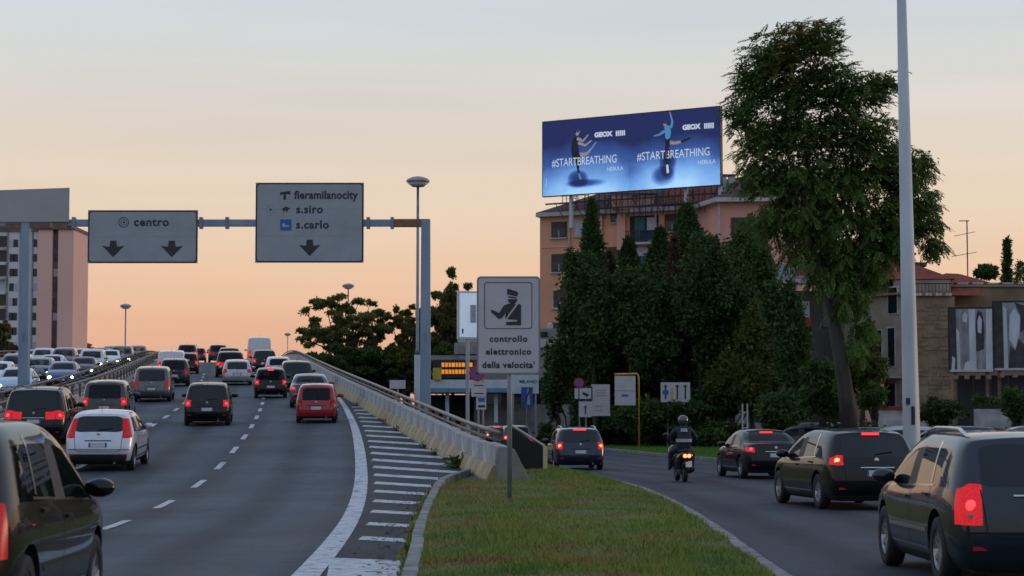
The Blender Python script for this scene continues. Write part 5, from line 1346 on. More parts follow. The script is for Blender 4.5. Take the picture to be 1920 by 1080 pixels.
# right dancer: blue top, one arm up, one leg stretched out behind
cap2([(.712,.56,.17),(.708,.46,.15),(.705,.38,.11)], BSK, 'dancer_leg'); cap2([(.705,.38,.11),(.712,.28,.08)], BSK, 'dancer_leg'); cap2([(.712,.30,.10),(.716,.20,.12)], BWT, 'dancer_shoe')
cap2([(.715,.60,.17),(.75,.575,.14),(.80,.59,.10)], BSKIN, 'dancer_leg'); cap2([(.79,.585,.11),(.838,.625,.10)], BSK, 'dancer_shoe')
cap2([(.712,.70,.22),(.715,.60,.25),(.715,.54,.18)], BSK, 'dancer_shorts'); cap2([(.698,.74,.14),(.668,.70,.09),(.638,.69,.05)], BCY, 'dancer_arm')
cap2([(.735,.78,.13),(.742,.86,.10),(.733,.94,.07)], BCY, 'dancer_arm'); cap2([(.733,.94,.06),(.728,.985,.05)], BSKIN, 'dancer_hand')
cap2([(.712,.80,.26),(.718,.72,.30),(.715,.65,.24)], BCY, 'dancer_top'); cap2([(.70,.815,.13),(.70,.85,.14)], BSKIN, 'dancer_head'); cap2([(.698,.845,.13),(.704,.875,.10)], BR, 'dancer_hair')
PW = M('billboard_post_white', (.50,.49,.48), .6, var=.1)
for u in (.15, .80, .985):
    MB().box(u*BW-.14,u*BW+.14,.40,.7,-3.0,.2).build('post', PW, bb)
for k in range(9): MB().tube([(BW*(k+.5)/9,.5,-.6),(BW*(k+1)/9,.5,-2.2),], .04, 5).build('brace', BLACK, bb)
MB().box(.0,BW,.42,.60,-.75,-.62).build('walkway_rail', BLACK, bb)
for k in range(22):
    x = BW*(.30+.69*k/21); MB().box(x-.03,x+.03,.9,.96,-2.3,.05).build('truss_bar', BLACK, bb)
    if k % 2: MB().tube([(x,.93,-2.2),(x+BW*.69/21,.93,-.1)], .035, 5).build('truss_bar', BLACK, bb)
MB().box(BW*.3,BW,.88,.98,-1.4,-1.28).build('truss_rail', BLACK, bb)

# ------------------------------------------------------------------ filling station and boards by the slip road
st = empty('filling_station', (atx(890,168), 168, 0), 0, 'filling station canopy with orange display behind the flyover ramp', 'filling station')
kx = 168/3840
CAN = M('canopy_pale', (.50,.56,.60), .6, var=.15, scale=1); CAND = M('canopy_dark_blue', (.12,.24,.32), .5, var=.2)
def sb(px0, px1, py0, py1, y0, y1, mat, nm): MB().box((px0-890)*kx,(px1-890)*kx,y0,y1,atz(py1,168),atz(py0,168)).build(nm, mat, st)
sb(790,1005,712,728,0,9,CAN,'canopy_fascia'); sb(790,1005,728.3,736,-.05,9,CAND,'canopy_edge'); sb(800,900,665,673,2,9,CONC_D,'upper_roof'); sb(850,1000,640,662,3,9,CONC_D,'upper_block'); sb(856,1000,625,639,3.5,9,CONC_B,'upper_cornice')
sb(812,888,676,708,.4,.7,M('display_black', (.01,.01,.011), .4, var=.1),'display_board')
ORL = M('display_orange', (.8,.25,.02), .5, var=0, emit=.55, ecol=(1,.32,.04))
for row in (684, 697):
    px = 828
    while px < 880:
        wd = random.choice([4,5,6]); sb(px,px+wd,row-4,row+4,.36,.395,ORL,'display_character'); px += wd+1.6
for px in (838, 930, 960): sb(px-3.5,px+3.5,736.3,792,1,1.4,CAN,'column')
sb(800,1010,738,800,8,8.3,M('station_dark_back', (.02,.022,.024), .7, var=.4, scale=.6),'back_wall')
sb(812,828,690,712,-.3,-.1,M('station_yellow', (.45,.32,.03), .5, var=.1),'logo_board')
for px, py, c in ((925,765,(.5,.5,.6)), (965,752,(1,.45,.15)), (975,755,(1,.3,.08)), (1012,752,(.9,.3,.1)), (1016,760,(.35,.5,1)), (1015,788,(.3,.5,.95)), (957,768,(.8,.75,.7))):
    sb(px-4,px+4,py-5,py+5,7.2,7.9,M('shop_lamp_%d' % px, tuple(q*.5 for q in c), .5, var=0, emit=.8, ecol=c),'shop_light')
# MILANO board
bo = empty('town_board', (atx(985,160), 160, 0), 0, 'pale board reading MILANO right behind the speed control sign', 'sign')
k2 = 160/3840
MB().box((955-985)*k2,(1010-985)*k2,0,.2,atz(738,160),atz(703,160)).build('board', CAN, bo)
text('MILANO', .36, SIGN_K, bo, (990-985)*k2, atz(716,160), -.01, bold=.02)
for px in (962, 1004): MB().tube([((px-985)*k2,.1,0),((px-985)*k2,.1,atz(737,160))], .07, 8).build('post', PIPE, bo)
# lit poster case
lc = empty('poster_case', (atx(878,150), 150, 0), R(18), 'white lit poster case on a post, half hidden by the speed control sign', 'poster')
k3 = 150/3840; w3 = 40*k3
z0, z1 = atz(636,150), atz(546,150)
MB().box(-w3/2,w3/2+.4,0,.3,z0,z1).build('case', M('case_white', (.55,.58,.62), .5, var=.05), lc)
MB().box(-w3/2+.12,w3/2+.28,-.012,-.002,z0+.14,z1-.14).build('poster', M('poster_lit', (.55,.62,.72), .5, var=.15, scale=.8, emit=.28, ecol=(.7,.82,1)), lc)
MB().box(-w3/2+.3,-w3/2+.42,-.018,-.013,z0+.4,z0+.75).build('print_mark', SIGN_BLUE, lc); MB().box(.15,.6,-.018,-.013,z0+1.2,z1-1.0).build('print_patch', CURT, lc)
MB().tube([(0,.15,0),(0,.15,z0)], .14, 10).build('post', STEEL_L, lc)
# small white panel on the ramp rail
q = empty('small_sign', (atx(746,92), 92, 0), R(-8), 'small pale sign plate above the ramp rail left of the gantry post', 'sign')
MB().box(-.36,.36,0,.03,atz(729,92),atz(713,92)).build('plate', SIGN_W2, q); MB().tube([(0,.06,1),(0,.06,atz(714,92))], .04, 6).build('post', PIPE, q)

# ------------------------------------------------------------------ old ochre house and posters on the right
OCH = M('plaster_ochre', (.17,.12,.075), .92, scale=.7, col2=(.30,.215,.13), bump=.3, detail=9); OCH2 = M('plaster_grey_ochre', (.24,.19,.15), .92, scale=.8, col2=(.36,.29,.225), bump=.3, detail=9)
HY = 128.0; kh = HY/3840
hs = empty('old_house', (atx(1690,HY), HY, 0), 0, 'weathered ochre brick house with red tiled roof right of the big tree', 'building')
def hx(px): return (px-1690)*kh
def hz(py): return atz(py, HY)
# left wing receding to the left, right wall facing the road
MB().prism([(hx(1606),5.0),(hx(1692),0),(hx(1692),9),(hx(1606),12)], 0, hz(552)).build('side_wall', OCH2, hs)
# brick courses on the front wall: real projecting courses
fw = link('front_wall', MB().box(hx(1692)+.002,hx(1790),0,9,0,hz(556)).mesh('front_wall'), OCH, hs)
z = 1.0
BRK = M('brick_course', (.16,.105,.065), .92, scale=1.6, col2=(.29,.20,.12), bump=.4, detail=8)
while z < hz(570):
    x = hx(1694)
    while x < hx(1779):
        wd = random.uniform(.5, 1.0); d = random.uniform(.01, .05)
        if random.random() < .75: MB().box(x+.02,min(x+wd,hx(1782))-.02,-d,.01,z,z+.22).build('stone', BRK, fw)
        x += wd
    z += .27
MB().box(hx(1688),hx(1782),-.18,.3,hz(556)+.002,hz(549)).build('cornice', OCH2, hs)
for k in range(14): MB().box(hx(1694)+k*.22,hx(1694)+k*.22+.03,-.14,-.11,hz(549)+.002,hz(533)).build('railing_bar', BLACK, hs)
MB().box(hx(1692),hx(1784),-.15,-.10,hz(533)+.002,hz(531)).build('railing_top', BLACK, hs)
for k in range(15): MB().box(hx(1690)+k*.21,hx(1690)+k*.21+.17,-.26,-.185,hz(556)+.04,hz(550)).build('edge_tile', WHITEST if k % 3 else OCH, hs)
MB().prism([(hx(1604),4.6),(hx(1690),-.4),(hx(1700),2),(hx(1612),8)], hz(552)+.002, hz(548)).build('eave', OCH, hs)
def slope_roof(pts, mat, nm): MB().add(pts, [(0,1,2,3)] if len(pts) == 4 else [(0,1,2)]).build(nm, mat, hs)
b = MB(); b.add([(hx(1668),1,hz(521)),(hx(1800),1,hz(521)),(hx(1815),9,hz(519)),(hx(1660),9,hz(519)),(hx(1700),5,hz(478)),(hx(1732),5,hz(479))], [(0,1,5,4),(1,2,5),(2,3,4,5),(3,0,4)]).build('roof', ROOF_R, hs)
MB().box(hx(1682),hx(1790),1.1,1.4,hz(546),hz(522)).build('attic_wall', OCH2, hs)
MB().add([(hx(1720),.4,hz(553)),(hx(1850),.4,hz(553)),(hx(1850),1.9,hz(535)),(hx(1720),1.9,hz(535))], [(0,1,2,3)]).build('lean_to_roof', ROOF_R, hs)
b = MB(); b.add([(hx(1752),2.5,hz(528)),(hx(1882),2.5,hz(526)),(hx(1890),12,hz(526)),(hx(1750),12,hz(526)),(hx(1812),6,hz(499)),(hx(1838),6,hz(500))], [(0,1,5,4),(1,2,5),(2,3,4,5),(3,0,4)]).build('roof', ROOF_R, hs)
MB().box(hx(1682),hx(1752),6.5,9,hz(530),hz(462)).build('roof_block', OCH, hs); MB().box(hx(1678),hx(1756),6.2,9.3,hz(462),hz(458)).build('block_cap', ROOF_D, hs)
# long wall to the right, behind the posters
MB().box(hx(1790)+.002,hx(2060),2.0,8,0,hz(534)).build('long_wall', OCH, hs); MB().box(hx(1772),hx(2060),1.8,2.3,hz(534)+.003,hz(529)).build('wall_cap', OCH2, hs)
for k in range(40): MB().box(hx(1772)+k*.24,hx(1772)+k*.24+.18,1.75,2.35,hz(529)+.003,hz(526)).build('cap_tile', WHITEST if k % 4 else ROOF_R, hs)
# windows of the side wall (its plane runs from (1606,5) to (1692,0))
sa = math.atan2(-5.0, hx(1692)-hx(1606)); slen = math.hypot(5.0, hx(1692)-hx(1606))
def sw(t, py, w_, h, kind):
    o = (hx(1606)+math.cos(sa)*t*slen, 5+math.sin(sa)*t*slen); z0 = hz(py+h/kh/2)
    r = link('window', MB().box(-w_/2-.08,w_/2+.08,-.06,.02,-.08,h+.08).mesh('window'), WFR, hs, (o[0], o[1], z0), (0,0,sa))
    MB().box(-w_/2,w_/2,-.1,-.062,0,h).build('pane', WGL, r)
    if kind == 'arch': MB().lathe([(w_/2,-.1),(w_/2,-.062)], 16, 'y', (0,0,h)).build('arch', WGL, r)
for t, py, w_, h, kd in ((.22,580,.9,1.2,''), (.85,562,.8,1.6,''), (.30,655,1.0,2.2,'arch'), (.60,650,.6,2.2,''), (.82,650,.6,2.4,''), (.3,742,.8,1.4,''), (.8,740,.8,1.4,'')): sw(t, py, w_, h, kd)
r = link('balcony', MB().box(-.2,slen-.6,-1.0,-.02,-.15,0).mesh('balcony'), CONC_D, hs, (hx(1606)+math.cos(sa)*.5, 5+math.sin(sa)*.5, hz(705)), (0,0,sa))
for k in range(14): MB().box(k*.29-.1,k*.29-.06,-.98,-.94,0,.95).build('baluster', BLACK, r)
MB().box(-.2,slen-.6,-1.0,-.92,.95,1.0).build('handrail', BLACK, r)
MB().lathe([(.02,.1),(.3,.04),(.45,-.05)], 18, 'y', (1.6,-1.0,1.6)).build('satellite_dish', M('dish_pale', (.42,.44,.45), .5, var=.1), r)
MB().box(-.1,.8,-1.02,-.96,.05,.85).build('washing', CURT, r)
r = MB().box(hx(1612),hx(1652),-.6,4.0,hz(800),hz(705)).build('pink_base', PINK2, hs)
# aerial on the roof
a = empty('roof_aerial', (atx(1815,140), 140, hz(530)), 0, 'tall thin television aerial on the red roof at the right', 'aerial')
zt = atz(412,140)-hz(530); b = MB().tube([(0,0,-1.2),(0,0,zt)], .045, 6)
b.tube([(-.55,0,zt-.05),(.15,0,zt-.05)], .035, 5); MB_ = b
for q, wd in ((.9,.9),(2.3,1.1)): b.tube([(-wd,0,zt-q-.2),(wd*.6,0,zt-q+.1)], .02, 4)
b.build('mast', M('aerial_metal', (.07,.06,.06), .5, .5, var=.1), a)
# poster boards
PO_W = M('poster_white', (.62,.65,.68), .5, scale=1.6, col2=(.42,.44,.47), detail=5, stretch=(1,1,.3)); PO_K = M('poster_black', (.012,.012,.014), .5, scale=2, col2=(.05,.05,.055), detail=5); PO_G = M('poster_grey', (.13,.13,.14), .5, scale=2.2, col2=(.34,.35,.37), detail=6, stretch=(1,1,.3))
def poster_shapes(i, root, wd, z0, ht):
    """printed figures: (list of (u, v), material)"""
    sets = [[([(0,0),(.16,0),(.14,1),(0,1)], PO_K), ([(.16,.0),(.24,.0),(.22,.62),(.15,.70)], PO_W), ([(.24,.0),(.45,.0),(.46,.55),(.40,.78),(.30,.80),(.22,.60)], PO_G), ([(.30,.80),(.40,.78),(.42,.90),(.36,.96),(.30,.90)], PO_W),
             ([(.46,0),(.62,0),(.60,1),(.45,1)], PO_W), ([(.62,.30),(.80,.35),(.82,.70),(.76,.95),(.66,.97),(.60,.75)], PO_K), ([(.66,.62),(.74,.60),(.76,.82),(.70,.90),(.65,.80)], PO_W), ([(.84,0),(1,0),(1,1),(.86,1)], PO_W), ([(.02,.0),(.10,.0),(.12,.20),(.05,.24)], PO_W), ([(.30,.0),(.5,.0),(.44,.16),(.34,.12)], PO_W), ([(.62,.0),(.80,.0),(.76,.18),(.66,.22)], PO_G)],
            [([(0,0),(.18,0),(.16,1),(0,1)], PO_K), ([(.18,0),(.26,0),(.24,.9),(.18,.95)], PO_W), ([(.28,.45),(.40,.30),(.48,.50),(.50,.78),(.40,.92),(.30,.82)], PO_W), ([(.26,.0),(.62,.0),(.60,.34),(.46,.46),(.40,.28),(.30,.36)], PO_K), ([(.50,.55),(.58,.6),(.60,.95),(.40,1),(.44,.92),(.51,.80)], PO_K), ([(.62,.1),(.80,.2),(.86,.6),(.78,.9),(.66,.8)], PO_W), ([(.74,.4),(.80,.42),(.82,.56),(.75,.58)], PO_K)]]
    for q, (pts, m_) in enumerate(sets[i]):
        flat([(.03+u*(wd-.06), z0+.05+v*(ht-.1)) for u, v in pts], -.014-.0012*q).build('poster_figure', m_, root)
PY = 112; kp = PY/3840
for i, (p0, p1, a0, a1, lb) in enumerate(((1779,1859,578,697,'black and white poster board beside the ochre house, left one of two'), (1862,1960,566,694,'black and white poster board cut by the right edge'))):
    pr = empty('poster_board', (atx(p0,PY), PY, 0), R(-6), lb, 'poster board', 'poster boards by the ochre house'); wd = (p1-p0)*kp
    z0, z1 = atz(a1,PY), atz(a0,PY)
    MB().box(-.06,wd+.06,.012,.16,z0-.06,z1+.06).build('frame', BLACK, pr); MB().box(.03,wd-.03,-.01,.01,z0+.05,z1-.05).build('poster', PO_G, pr); poster_shapes(i, pr, wd, z0, z1-z0)
    MB().box(.0,wd,-.03,.0,z0-.02,z0+.10).build('pale_edge', SIGN_W2, pr)
    for x in (.3, wd-.3): MB().box(x-.09,x+.09,.17,.35,0,z1-.3).build('post', RUST, pr)
    for k in range(4): MB().box(wd*(k+.5)/4-.12,wd*(k+.5)/4+.12,-.45,-.05,z0-.42,z0-.2).build('lamp_box', OCH, pr)
ln = empty('dark_hoarding', (atx(1790,113.5), 113.5, 0), R(-6), 'dark hoarding below the black and white posters', 'hoarding')
for k in range(7): MB().box(k*.95,k*.95+.93,0,.08,.0,atz(704,113)).build('board', M('hoarding_dark', (.018,.022,.028), .6, var=.3, scale=1), ln)
lw = empty('low_wall', (atx(1822,104), 104, 0), 0, 'low pale wall panel between dark posts below the posters', 'wall')
MB().box(0,1.95,0,.2,0,atz(767,104)).build('panel', CONC, lw); MB().box(-.12,-.002,-.05,.25,0,atz(760,104)).build('post', BLACK, lw); MB().box(1.952,2.1,-.05,.25,0,atz(760,104)).build('post', BLACK, lw); MB().box(-.6,3.4,.0,.2,atz(766,104)+.002,atz(760,104)).build('cap', BLACK, lw)
lw2 = empty('low_wall', (atx(1640,108), 108, 0), 0, 'low white wall with red coping left of the tall pole', 'wall')
MB().box(0,2.9,0,.2,0,atz(768,108)).build('panel', CONC, lw2); MB().box(-.1,3.0,-.08,.28,atz(768,108)+.002,atz(762,108)).build('coping', ROOF_R, lw2)
# shop building behind the hedge and flags
sh = empty('shop_building', (atx(1480,132), 132, 0), 0, 'building with dark sloping roof and coloured washing, half hidden behind the big tree', 'building')
k4 = 132/3840
def sh_b(p0, p1, a0, a1, y0, y1, m_, nm): return MB().box((p0-1480)*k4,(p1-1480)*k4,y0,y1,atz(a1,132),atz(a0,132)).build(nm, m_, sh)
sh_b(1430,1600,540,792,3,10,M('shop_wall_dark', (.09,.085,.075), .9, var=.25, scale=.6),'wall')
MB().add([((1425-1480)*k4,1.5,atz(520,132)),((1605-1480)*k4,1.5,atz(520,132)),((1605-1480)*k4,8,atz(478,132)),((1425-1480)*k4,8,atz(478,132))], [(0,1,2,3)]).build('roof', M('roof_slate_blue', (.05,.07,.10), .6, scale=1.5, col2=(.10,.11,.13)), sh)
sh_b(1425,1605,521,528,1.4,3,WHITEST,'eave'); sh_b(1500,1530,560,605,2.9,2.99,CURT,'white_sheet'); sh_b(1520,1532,592,612,2.8,2.88,SIGN_RED,'red_cloth'); sh_b(1462,1478,565,600,2.9,2.99,WGL,'window'); sh_b(1500,1525,500,512,2.0,2.2,SIGN_RED,'roof_sign')
sh_b(1505,1530,640,690,2.9,2.99,WGL,'window'); sh_b(1555,1580,560,610,2.9,2.99,WGL,'window')
rb = empty('grey_house', (atx(1655,150), 150, 0), 0, 'small ochre block with flat roof seen between tree and pole', 'building')
MB().box(-3,3,0,6,0,atz(500,150)).build('wall', OCH, rb); MB().box(-3.2,3.2,-.3,6.2,atz(500,150)+.002,atz(492,150)).build('roof_slab', ROOF_D, rb)
for x in (-1.5, 1.2): MB().box(x-.4,x+.4,-.04,.01,atz(560,150),atz(530,150)).build('window', WGL, rb)

# ------------------------------------------------------------------ tower block far left
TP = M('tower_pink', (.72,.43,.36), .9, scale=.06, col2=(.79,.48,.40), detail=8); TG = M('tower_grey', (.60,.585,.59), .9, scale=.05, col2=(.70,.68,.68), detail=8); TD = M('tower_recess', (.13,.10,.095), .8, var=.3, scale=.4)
TY = 400.0; kt = TY/3840
tw_ = empty('tower_block', (atx(70,TY), TY, 0), 0, 'tall grey and pink tower block at the left edge', 'building')
def tx(px): return (px-70)*kt
zt = atz(430,TY)
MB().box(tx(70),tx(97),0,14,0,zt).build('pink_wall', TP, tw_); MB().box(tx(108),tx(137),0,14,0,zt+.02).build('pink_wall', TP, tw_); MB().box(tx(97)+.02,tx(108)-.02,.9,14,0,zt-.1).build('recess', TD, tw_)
MB().box(tx(-60),tx(70)-.02,.5,14,0,zt-.3).build('grey_wall', TG, tw_)
MB().box(tx(68),tx(139),-.4,14.5,zt+.03,zt+.7).build('roof_slab', TD, tw_); MB().box(tx(-60),tx(68),.1,14.5,zt-.29,zt+.3).build('roof_slab', TD, tw_); MB().box(tx(-5),tx(55),3,10,zt+.3,zt+1.9).build('plant_room', TD, tw_)
nf = 13; fh = (zt-2)/nf
wm = MB().box(-.45,.45,-.05,.02,0,1.5).mesh('window'); wm2 = MB().box(-.75,.75,-.06,.02,0,2.2).mesh('window')
for f in range(nf):
    z = 1.5+f*fh
    link('window', wm, CURT if f % 3 == 1 else WGL, tw_, (tx(102.5),.89,z))
    for px, me_ in ((3,wm2),(20,wm),(27,wm),(63,wm)): link('window', me_, WGL if (f+px) % 4 else CURT, tw_, (tx(px),.49,z))
    MB().box(tx(-2),tx(9),-.6,.48,z-.7,z-.2).build('balcony', TG if f % 2 else CONC_B, tw_)
for px in (11, 35, 58): MB().box(tx(px),tx(px)+.25,.25,.48,0,zt-.32).build('rib', CONC_D, tw_)
rh = empty('far_house', (atx(152,420), 420, 0), 0, 'small dark red gabled house on the horizon right of the tower', 'building')
k5 = 420/3840
MB().box(-1.6,1.9,0,6,0,atz(650,420)).build('wall', M('far_red_wall', (.22,.09,.07), .9, var=.2), rh); MB().add([(-1.8,-.3,atz(652,420)),(2.1,-.3,atz(652,420)),(1.9,3,atz(645,420)),(-1.2,3,atz(637,420))], [(0,1,2,3)]).build('roof', ROOF_R, rh)
MB().box(-1.3,-.9,1,1.4,atz(650,420),atz(634,420)).build('chimney', ROOF_R, rh)
# ------------------------------------------------------------------ vegetation
BARK = M('bark_grey', (.032,.028,.024), .95, scale=3, col2=(.085,.074,.062), bump=1.0, stretch=(1,1,.25), detail=9); BARK_D = M('bark_dark', (.03,.025,.02), .95, scale=3, col2=(.05,.042,.035), bump=.5)
LF_AIL = leaf_mat('leaf_ailanthus', [(.040,.080,.018),(.062,.115,.026),(.096,.155,.034),(.15,.175,.042)])
LF_AUT = leaf_mat('leaf_yellowing', [(.12,.11,.022),(.20,.135,.03),(.24,.12,.03)])
LF_DK = leaf_mat('leaf_dark_evergreen', [(.032,.062,.019),(.052,.092,.026),(.080,.122,.034)], .28)
LF_MID = leaf_mat('leaf_mid_green', [(.036,.075,.020),(.058,.110,.027),(.09,.14,.034)], .3)
LF_FAR = leaf_mat('leaf_far_olive', [(.08,.11,.03),(.12,.15,.04),(.17,.175,.05),(.21,.16,.055)], .5)
LF_RUST = leaf_mat('leaf_rusty', [(.08,.05,.034),(.12,.07,.045),(.085,.085,.035)], .25)
LF_WARM = leaf_mat('leaf_warm_green', [(.05,.075,.018),(.085,.11,.026),(.14,.135,.032)], .4)

def rand_dirs(n): d = rng.normal(size=(n, 3)); return d/np.linalg.norm(d, axis=1, keepdims=True)
def leaves(centers, size, jitter=.35, droop=0.0, aspect=.55):
    """one kite-shaped leaf (quad) per centre"""
    n = len(centers); a = rand_dirs(n); a[:, 2] -= droop; a /= np.linalg.norm(a, axis=1, keepdims=True)
    b = np.cross(a, rand_dirs(n)); b /= np.linalg.norm(b, axis=1, keepdims=True)
    s = size*(1+jitter*(rng.random(n)*2-1)); a *= s[:, None]; b *= (s*aspect*.5)[:, None]
    V = np.stack([centers, centers+a*.45+b, centers+a, centers+a*.45-b], 1).reshape(-1, 3)
    return V, np.arange(4*n).reshape(n, 4)
def clump_points(clumps, n, shell=.55):
    """clumps: (x,y,z,rx,ry,rz); points biased to the outside of each"""
    c = np.array(clumps); wt = (c[:, 3]*c[:, 4]*c[:, 5])**.67; wt /= wt.sum()
    k = rng.choice(len(c), n, p=wt); d = rand_dirs(n); r = shell+(1-shell)*rng.random(n)**.6
    r *= 1+.18*rng.normal(size=n)
    return c[k, :3]+d*r[:, None]*c[k, 3:6]
def limb(b, p0, p1, r0, r1, wig=.15, n=6):
    p0, p1 = Vector(p0), Vector(p1); L = (p1-p0).length; pts = []; rs = []
    for k in range(n+1):
        t = k/n; w_ = math.sin(math.pi*t)*wig*L
        pts.append(p0.lerp(p1, t)+Vector((random.uniform(-1,1)*w_*.4, random.uniform(-1,1)*w_*.4, w_*.3))); rs.append(r0+(r1-r0)*t)
    b.tube(pts, rs, 7)
def tree(name, x, Y, h, clumps, nleaf, size, mat, label, group, trunk_r=.18, trunk_top=.5, bark=BARK_D, droop=.2, shell=.5, cat='tree', aspect=.55, sub=0, limbs=True):
    """clumps relative to (x,Y,0)"""
    r = empty(name, (x, Y, 0), 0, label, cat, group)
    if sub:      # break each clump into smaller ones
        cl = []
        for c in clumps:
            for q in range(sub):
                d = rand_dirs(1)[0]*(.55+.5*random.random()); f = random.uniform(.28,.5)
                cl.append((c[0]+d[0]*c[3], c[1]+d[1]*c[4], c[2]+d[2]*c[5], c[3]*f, c[4]*f, c[5]*f))
        allc = cl
    else: allc = clumps
    pts = clump_points(allc, nleaf, shell)
    if sub: pts = np.concatenate([pts, clump_points(clumps, nleaf//2, .15)])
    V, F = leaves(pts, size, droop=droop, aspect=aspect)
    link('crown', fast_mesh('crown', V, F), mat, r)
    b = MB(); tz = h*trunk_top
    limb(b, (0,0,-.1), (random.uniform(-.2,.2),0,tz), trunk_r, trunk_r*.6, .04)
    if limbs:
        for c in (clumps if len(clumps) < 30 else random.sample(clumps, 30)): limb(b, (0,0,tz*random.uniform(.7,1)), (c[0],c[1],c[2]), trunk_r*.45, .02, .12)
    b.build('trunk', bark, r, smooth=True)
    return r
# ---- the big ailanthus: fronds of paired leaflets in whorls at the shoot tips
AY = 90.0; ka = AY/3840; ax = atx(1572, AY)
ail = empty('ailanthus_tree', (ax, AY, 0), 0, 'big tree with feathery drooping leaves and yellowing tips right of the billboard', 'tree')
def pz(px, py): return (px-1572)*ka, atz(py, AY)
# crown outline read as overlapping masses: px, py, radius px
mass = [(1450,110,55),(1500,80,45),(1545,75,40),(1420,155,50),(1395,215,35),(1480,170,70),(1550,150,60),(1600,180,45),(1640,165,38),(1665,155,18),(1430,260,55),(1500,250,65),(1570,245,60),(1630,250,50),
        (1415,330,35),(1470,335,60),(1540,330,65),(1610,330,65),(1670,300,50),(1700,350,48),(1725,305,28),(1730,385,32),(1745,420,24),(1748,455,14),(1440,410,32),(1490,420,45),(1550,420,55),(1620,410,60),(1680,400,50),(1500,475,28),(1560,480,35),(1620,480,40),(1665,460,30),(1690,440,35),(1580,520,34),(1640,520,26),(1535,520,26),(1610,560,26),(1575,575,20),(1625,610,18),(1602,650,16)]
tips = []
for px, py, rp in mass:
    x, z = pz(px, py); rad = rp*ka
    for q in range(max(12, int(rad*rad*36))):
        d = rand_dirs(1)[0]; f = random.random()**.45
        tips.append(Vector((x+d[0]*rad*f, d[1]*max(rad*1.2, 2.6)*f, z+d[2]*rad*f)))
fv = []; yv = []
def frond(base, dirv, ln, out):
    up = Vector((0,0,1)); side = dirv.cross(up)
    if side.length < .1: side = Vector((1,0,0))
    side.normalize(); n = 9; p = base.copy(); d = dirv.copy(); pts = [p.copy()]
    for k in range(n):
        d = (d+Vector((0,0,-.11))).normalized(); p = p+d*(ln/n); pts.append(p.copy())
        l = ln*.26*math.sin(math.pi*(.25+.7*k/n)); 
        for s in (-1, 1):
            t = (side*s+d*random.uniform(.3,.8)+Vector((random.uniform(-.25,.25),random.uniform(-.25,.25),random.uniform(-.55,.1)))).normalized(); w_ = d*(ln*.06)
            out.append((p, p+t*l*.5+w_, p+t*l, p+t*l*.5-w_))
    out.append((pts[-1], pts[-1]+d*.06+side*.03, pts[-1]+d*.14, pts[-1]+d*.06-side*.03))
cen = Vector((0, 0, atz(300, AY)))
for t in tips:
    rad = Vector((t.x, t.y*.8, (t.z-cen.z)*.6)); rad = rad.normalized() if rad.length > .1 else Vector((0,0,1))
    for k in range(random.randint(4, 6)):
        g = 2*math.pi*random.random(); d = (rad*.9+Vector((math.cos(g), math.sin(g), random.uniform(-.35,.55)))).normalized()
        yellow = t.z > atz(175, AY) and abs(t.x-(1495-1572)*ka) < 1.2 and t.y < .6 and random.random() < .5
        frond(t, d, random.uniform(.48,.88), yv if yellow else fv)
for nm, q, m_ in (('crown', fv, LF_AIL), ('yellow_leaves', yv, LF_AUT)):
    A = np.array([[tuple(p) for p in f] for f in q]).reshape(-1, 3); link(nm, fast_mesh(nm, A, np.arange(len(A)).reshape(-1, 4)), m_, ail)
fc = [((px-1572)*ka, 0, atz(py, AY), rp*ka*.74, max(rp*ka*1.0, 2.0), rp*ka*.74) for px, py, rp in mass]
V, F = leaves(clump_points(fc, 24000, .3), .20, droop=.5, aspect=.5); link('inner_foliage', fast_mesh('inner_foliage', V, F), LF_AIL, ail)
b = MB()
tr = [pz(1592,815), pz(1582,720), pz(1567,630), pz(1558,560), pz(1552,500)]
b.tube([(x, 0, max(z, -.1)) for x, z in tr], [.42,.33,.29,.24,.17], 12)
fork = Vector((tr[2][0], 0, tr[2][1]))
for px, py in ((1530,520),(1480,400),(1590,470),(1660,380),(1440,300),(1520,250),(1600,250),(1480,150),(1550,120),(1700,330),(1620,180)):
    x, z = pz(px, py); limb(b, (tr[3][0], 0, tr[3][1]), (x, random.uniform(-1.2,1.2), z), .17, .04, .10, 8)
x0, z0 = pz(1572,640); x1, z1 = pz(1535,480); limb(b, (x0,0,z0), (x1,-.2,z1), .26, .15, .05)
b.build('trunk', BARK, ail, smooth=True)

# ---- conifers and hedge trees in front of the orange block
def col_clumps(hx_, h, w_, n, y=1.0, top=.0):
    out = []
    for k in range(n):
        t = k/(n-1); z = h*(.08+.92*t); wd = w_*(1-.75*t**1.6); out.append((hx_+random.uniform(-.15,.15)*wd, random.uniform(-.3,.3)*wd, z, wd, wd*y, h/n*.9))
    return out
def conifer(px, pytop, Y, wpx, label, n=9, nl=9000, mat=None, size=.30, name='conifer', sub=5, p=2.4):
    h = atz(pytop, Y); wd = wpx*Y/3840/2*1.2; r = empty(name, (atx(px, Y), Y, 0), 0, label, 'tree', 'evergreens behind the lawn')
    m = int(nl*2.2); t = rng.random(m)**1.15; g = rng.random(m)*2*np.pi; ph = rng.random(6)*6
    prof = wd*np.clip(1-.92*t**p, .04, 1)*np.clip(.45+t*6, .45, 1)
    bump = 1+.22*np.sin(3*g+ph[0]+9*t)*np.sin(17*t+ph[1])+.16*np.sin(5*g+ph[2]-14*t)+.12*np.sin(2*g+31*t+ph[3])
    rad = prof*bump*(.45+.6*rng.random(m)**.5)
    pts = np.stack([rad*np.cos(g), rad*np.sin(g), .3+(h-.5)*t+rng.normal(0,.12,m)], 1)
    V, F = leaves(pts, size, droop=-.6, aspect=.4); link('crown', fast_mesh('crown', V, F), mat or LF_DK, r)
    b = MB(); limb(b, (0,0,-.1), (0,0,h*.9), .2, .03, .01); b.build('trunk', BARK_D, r)
    return r
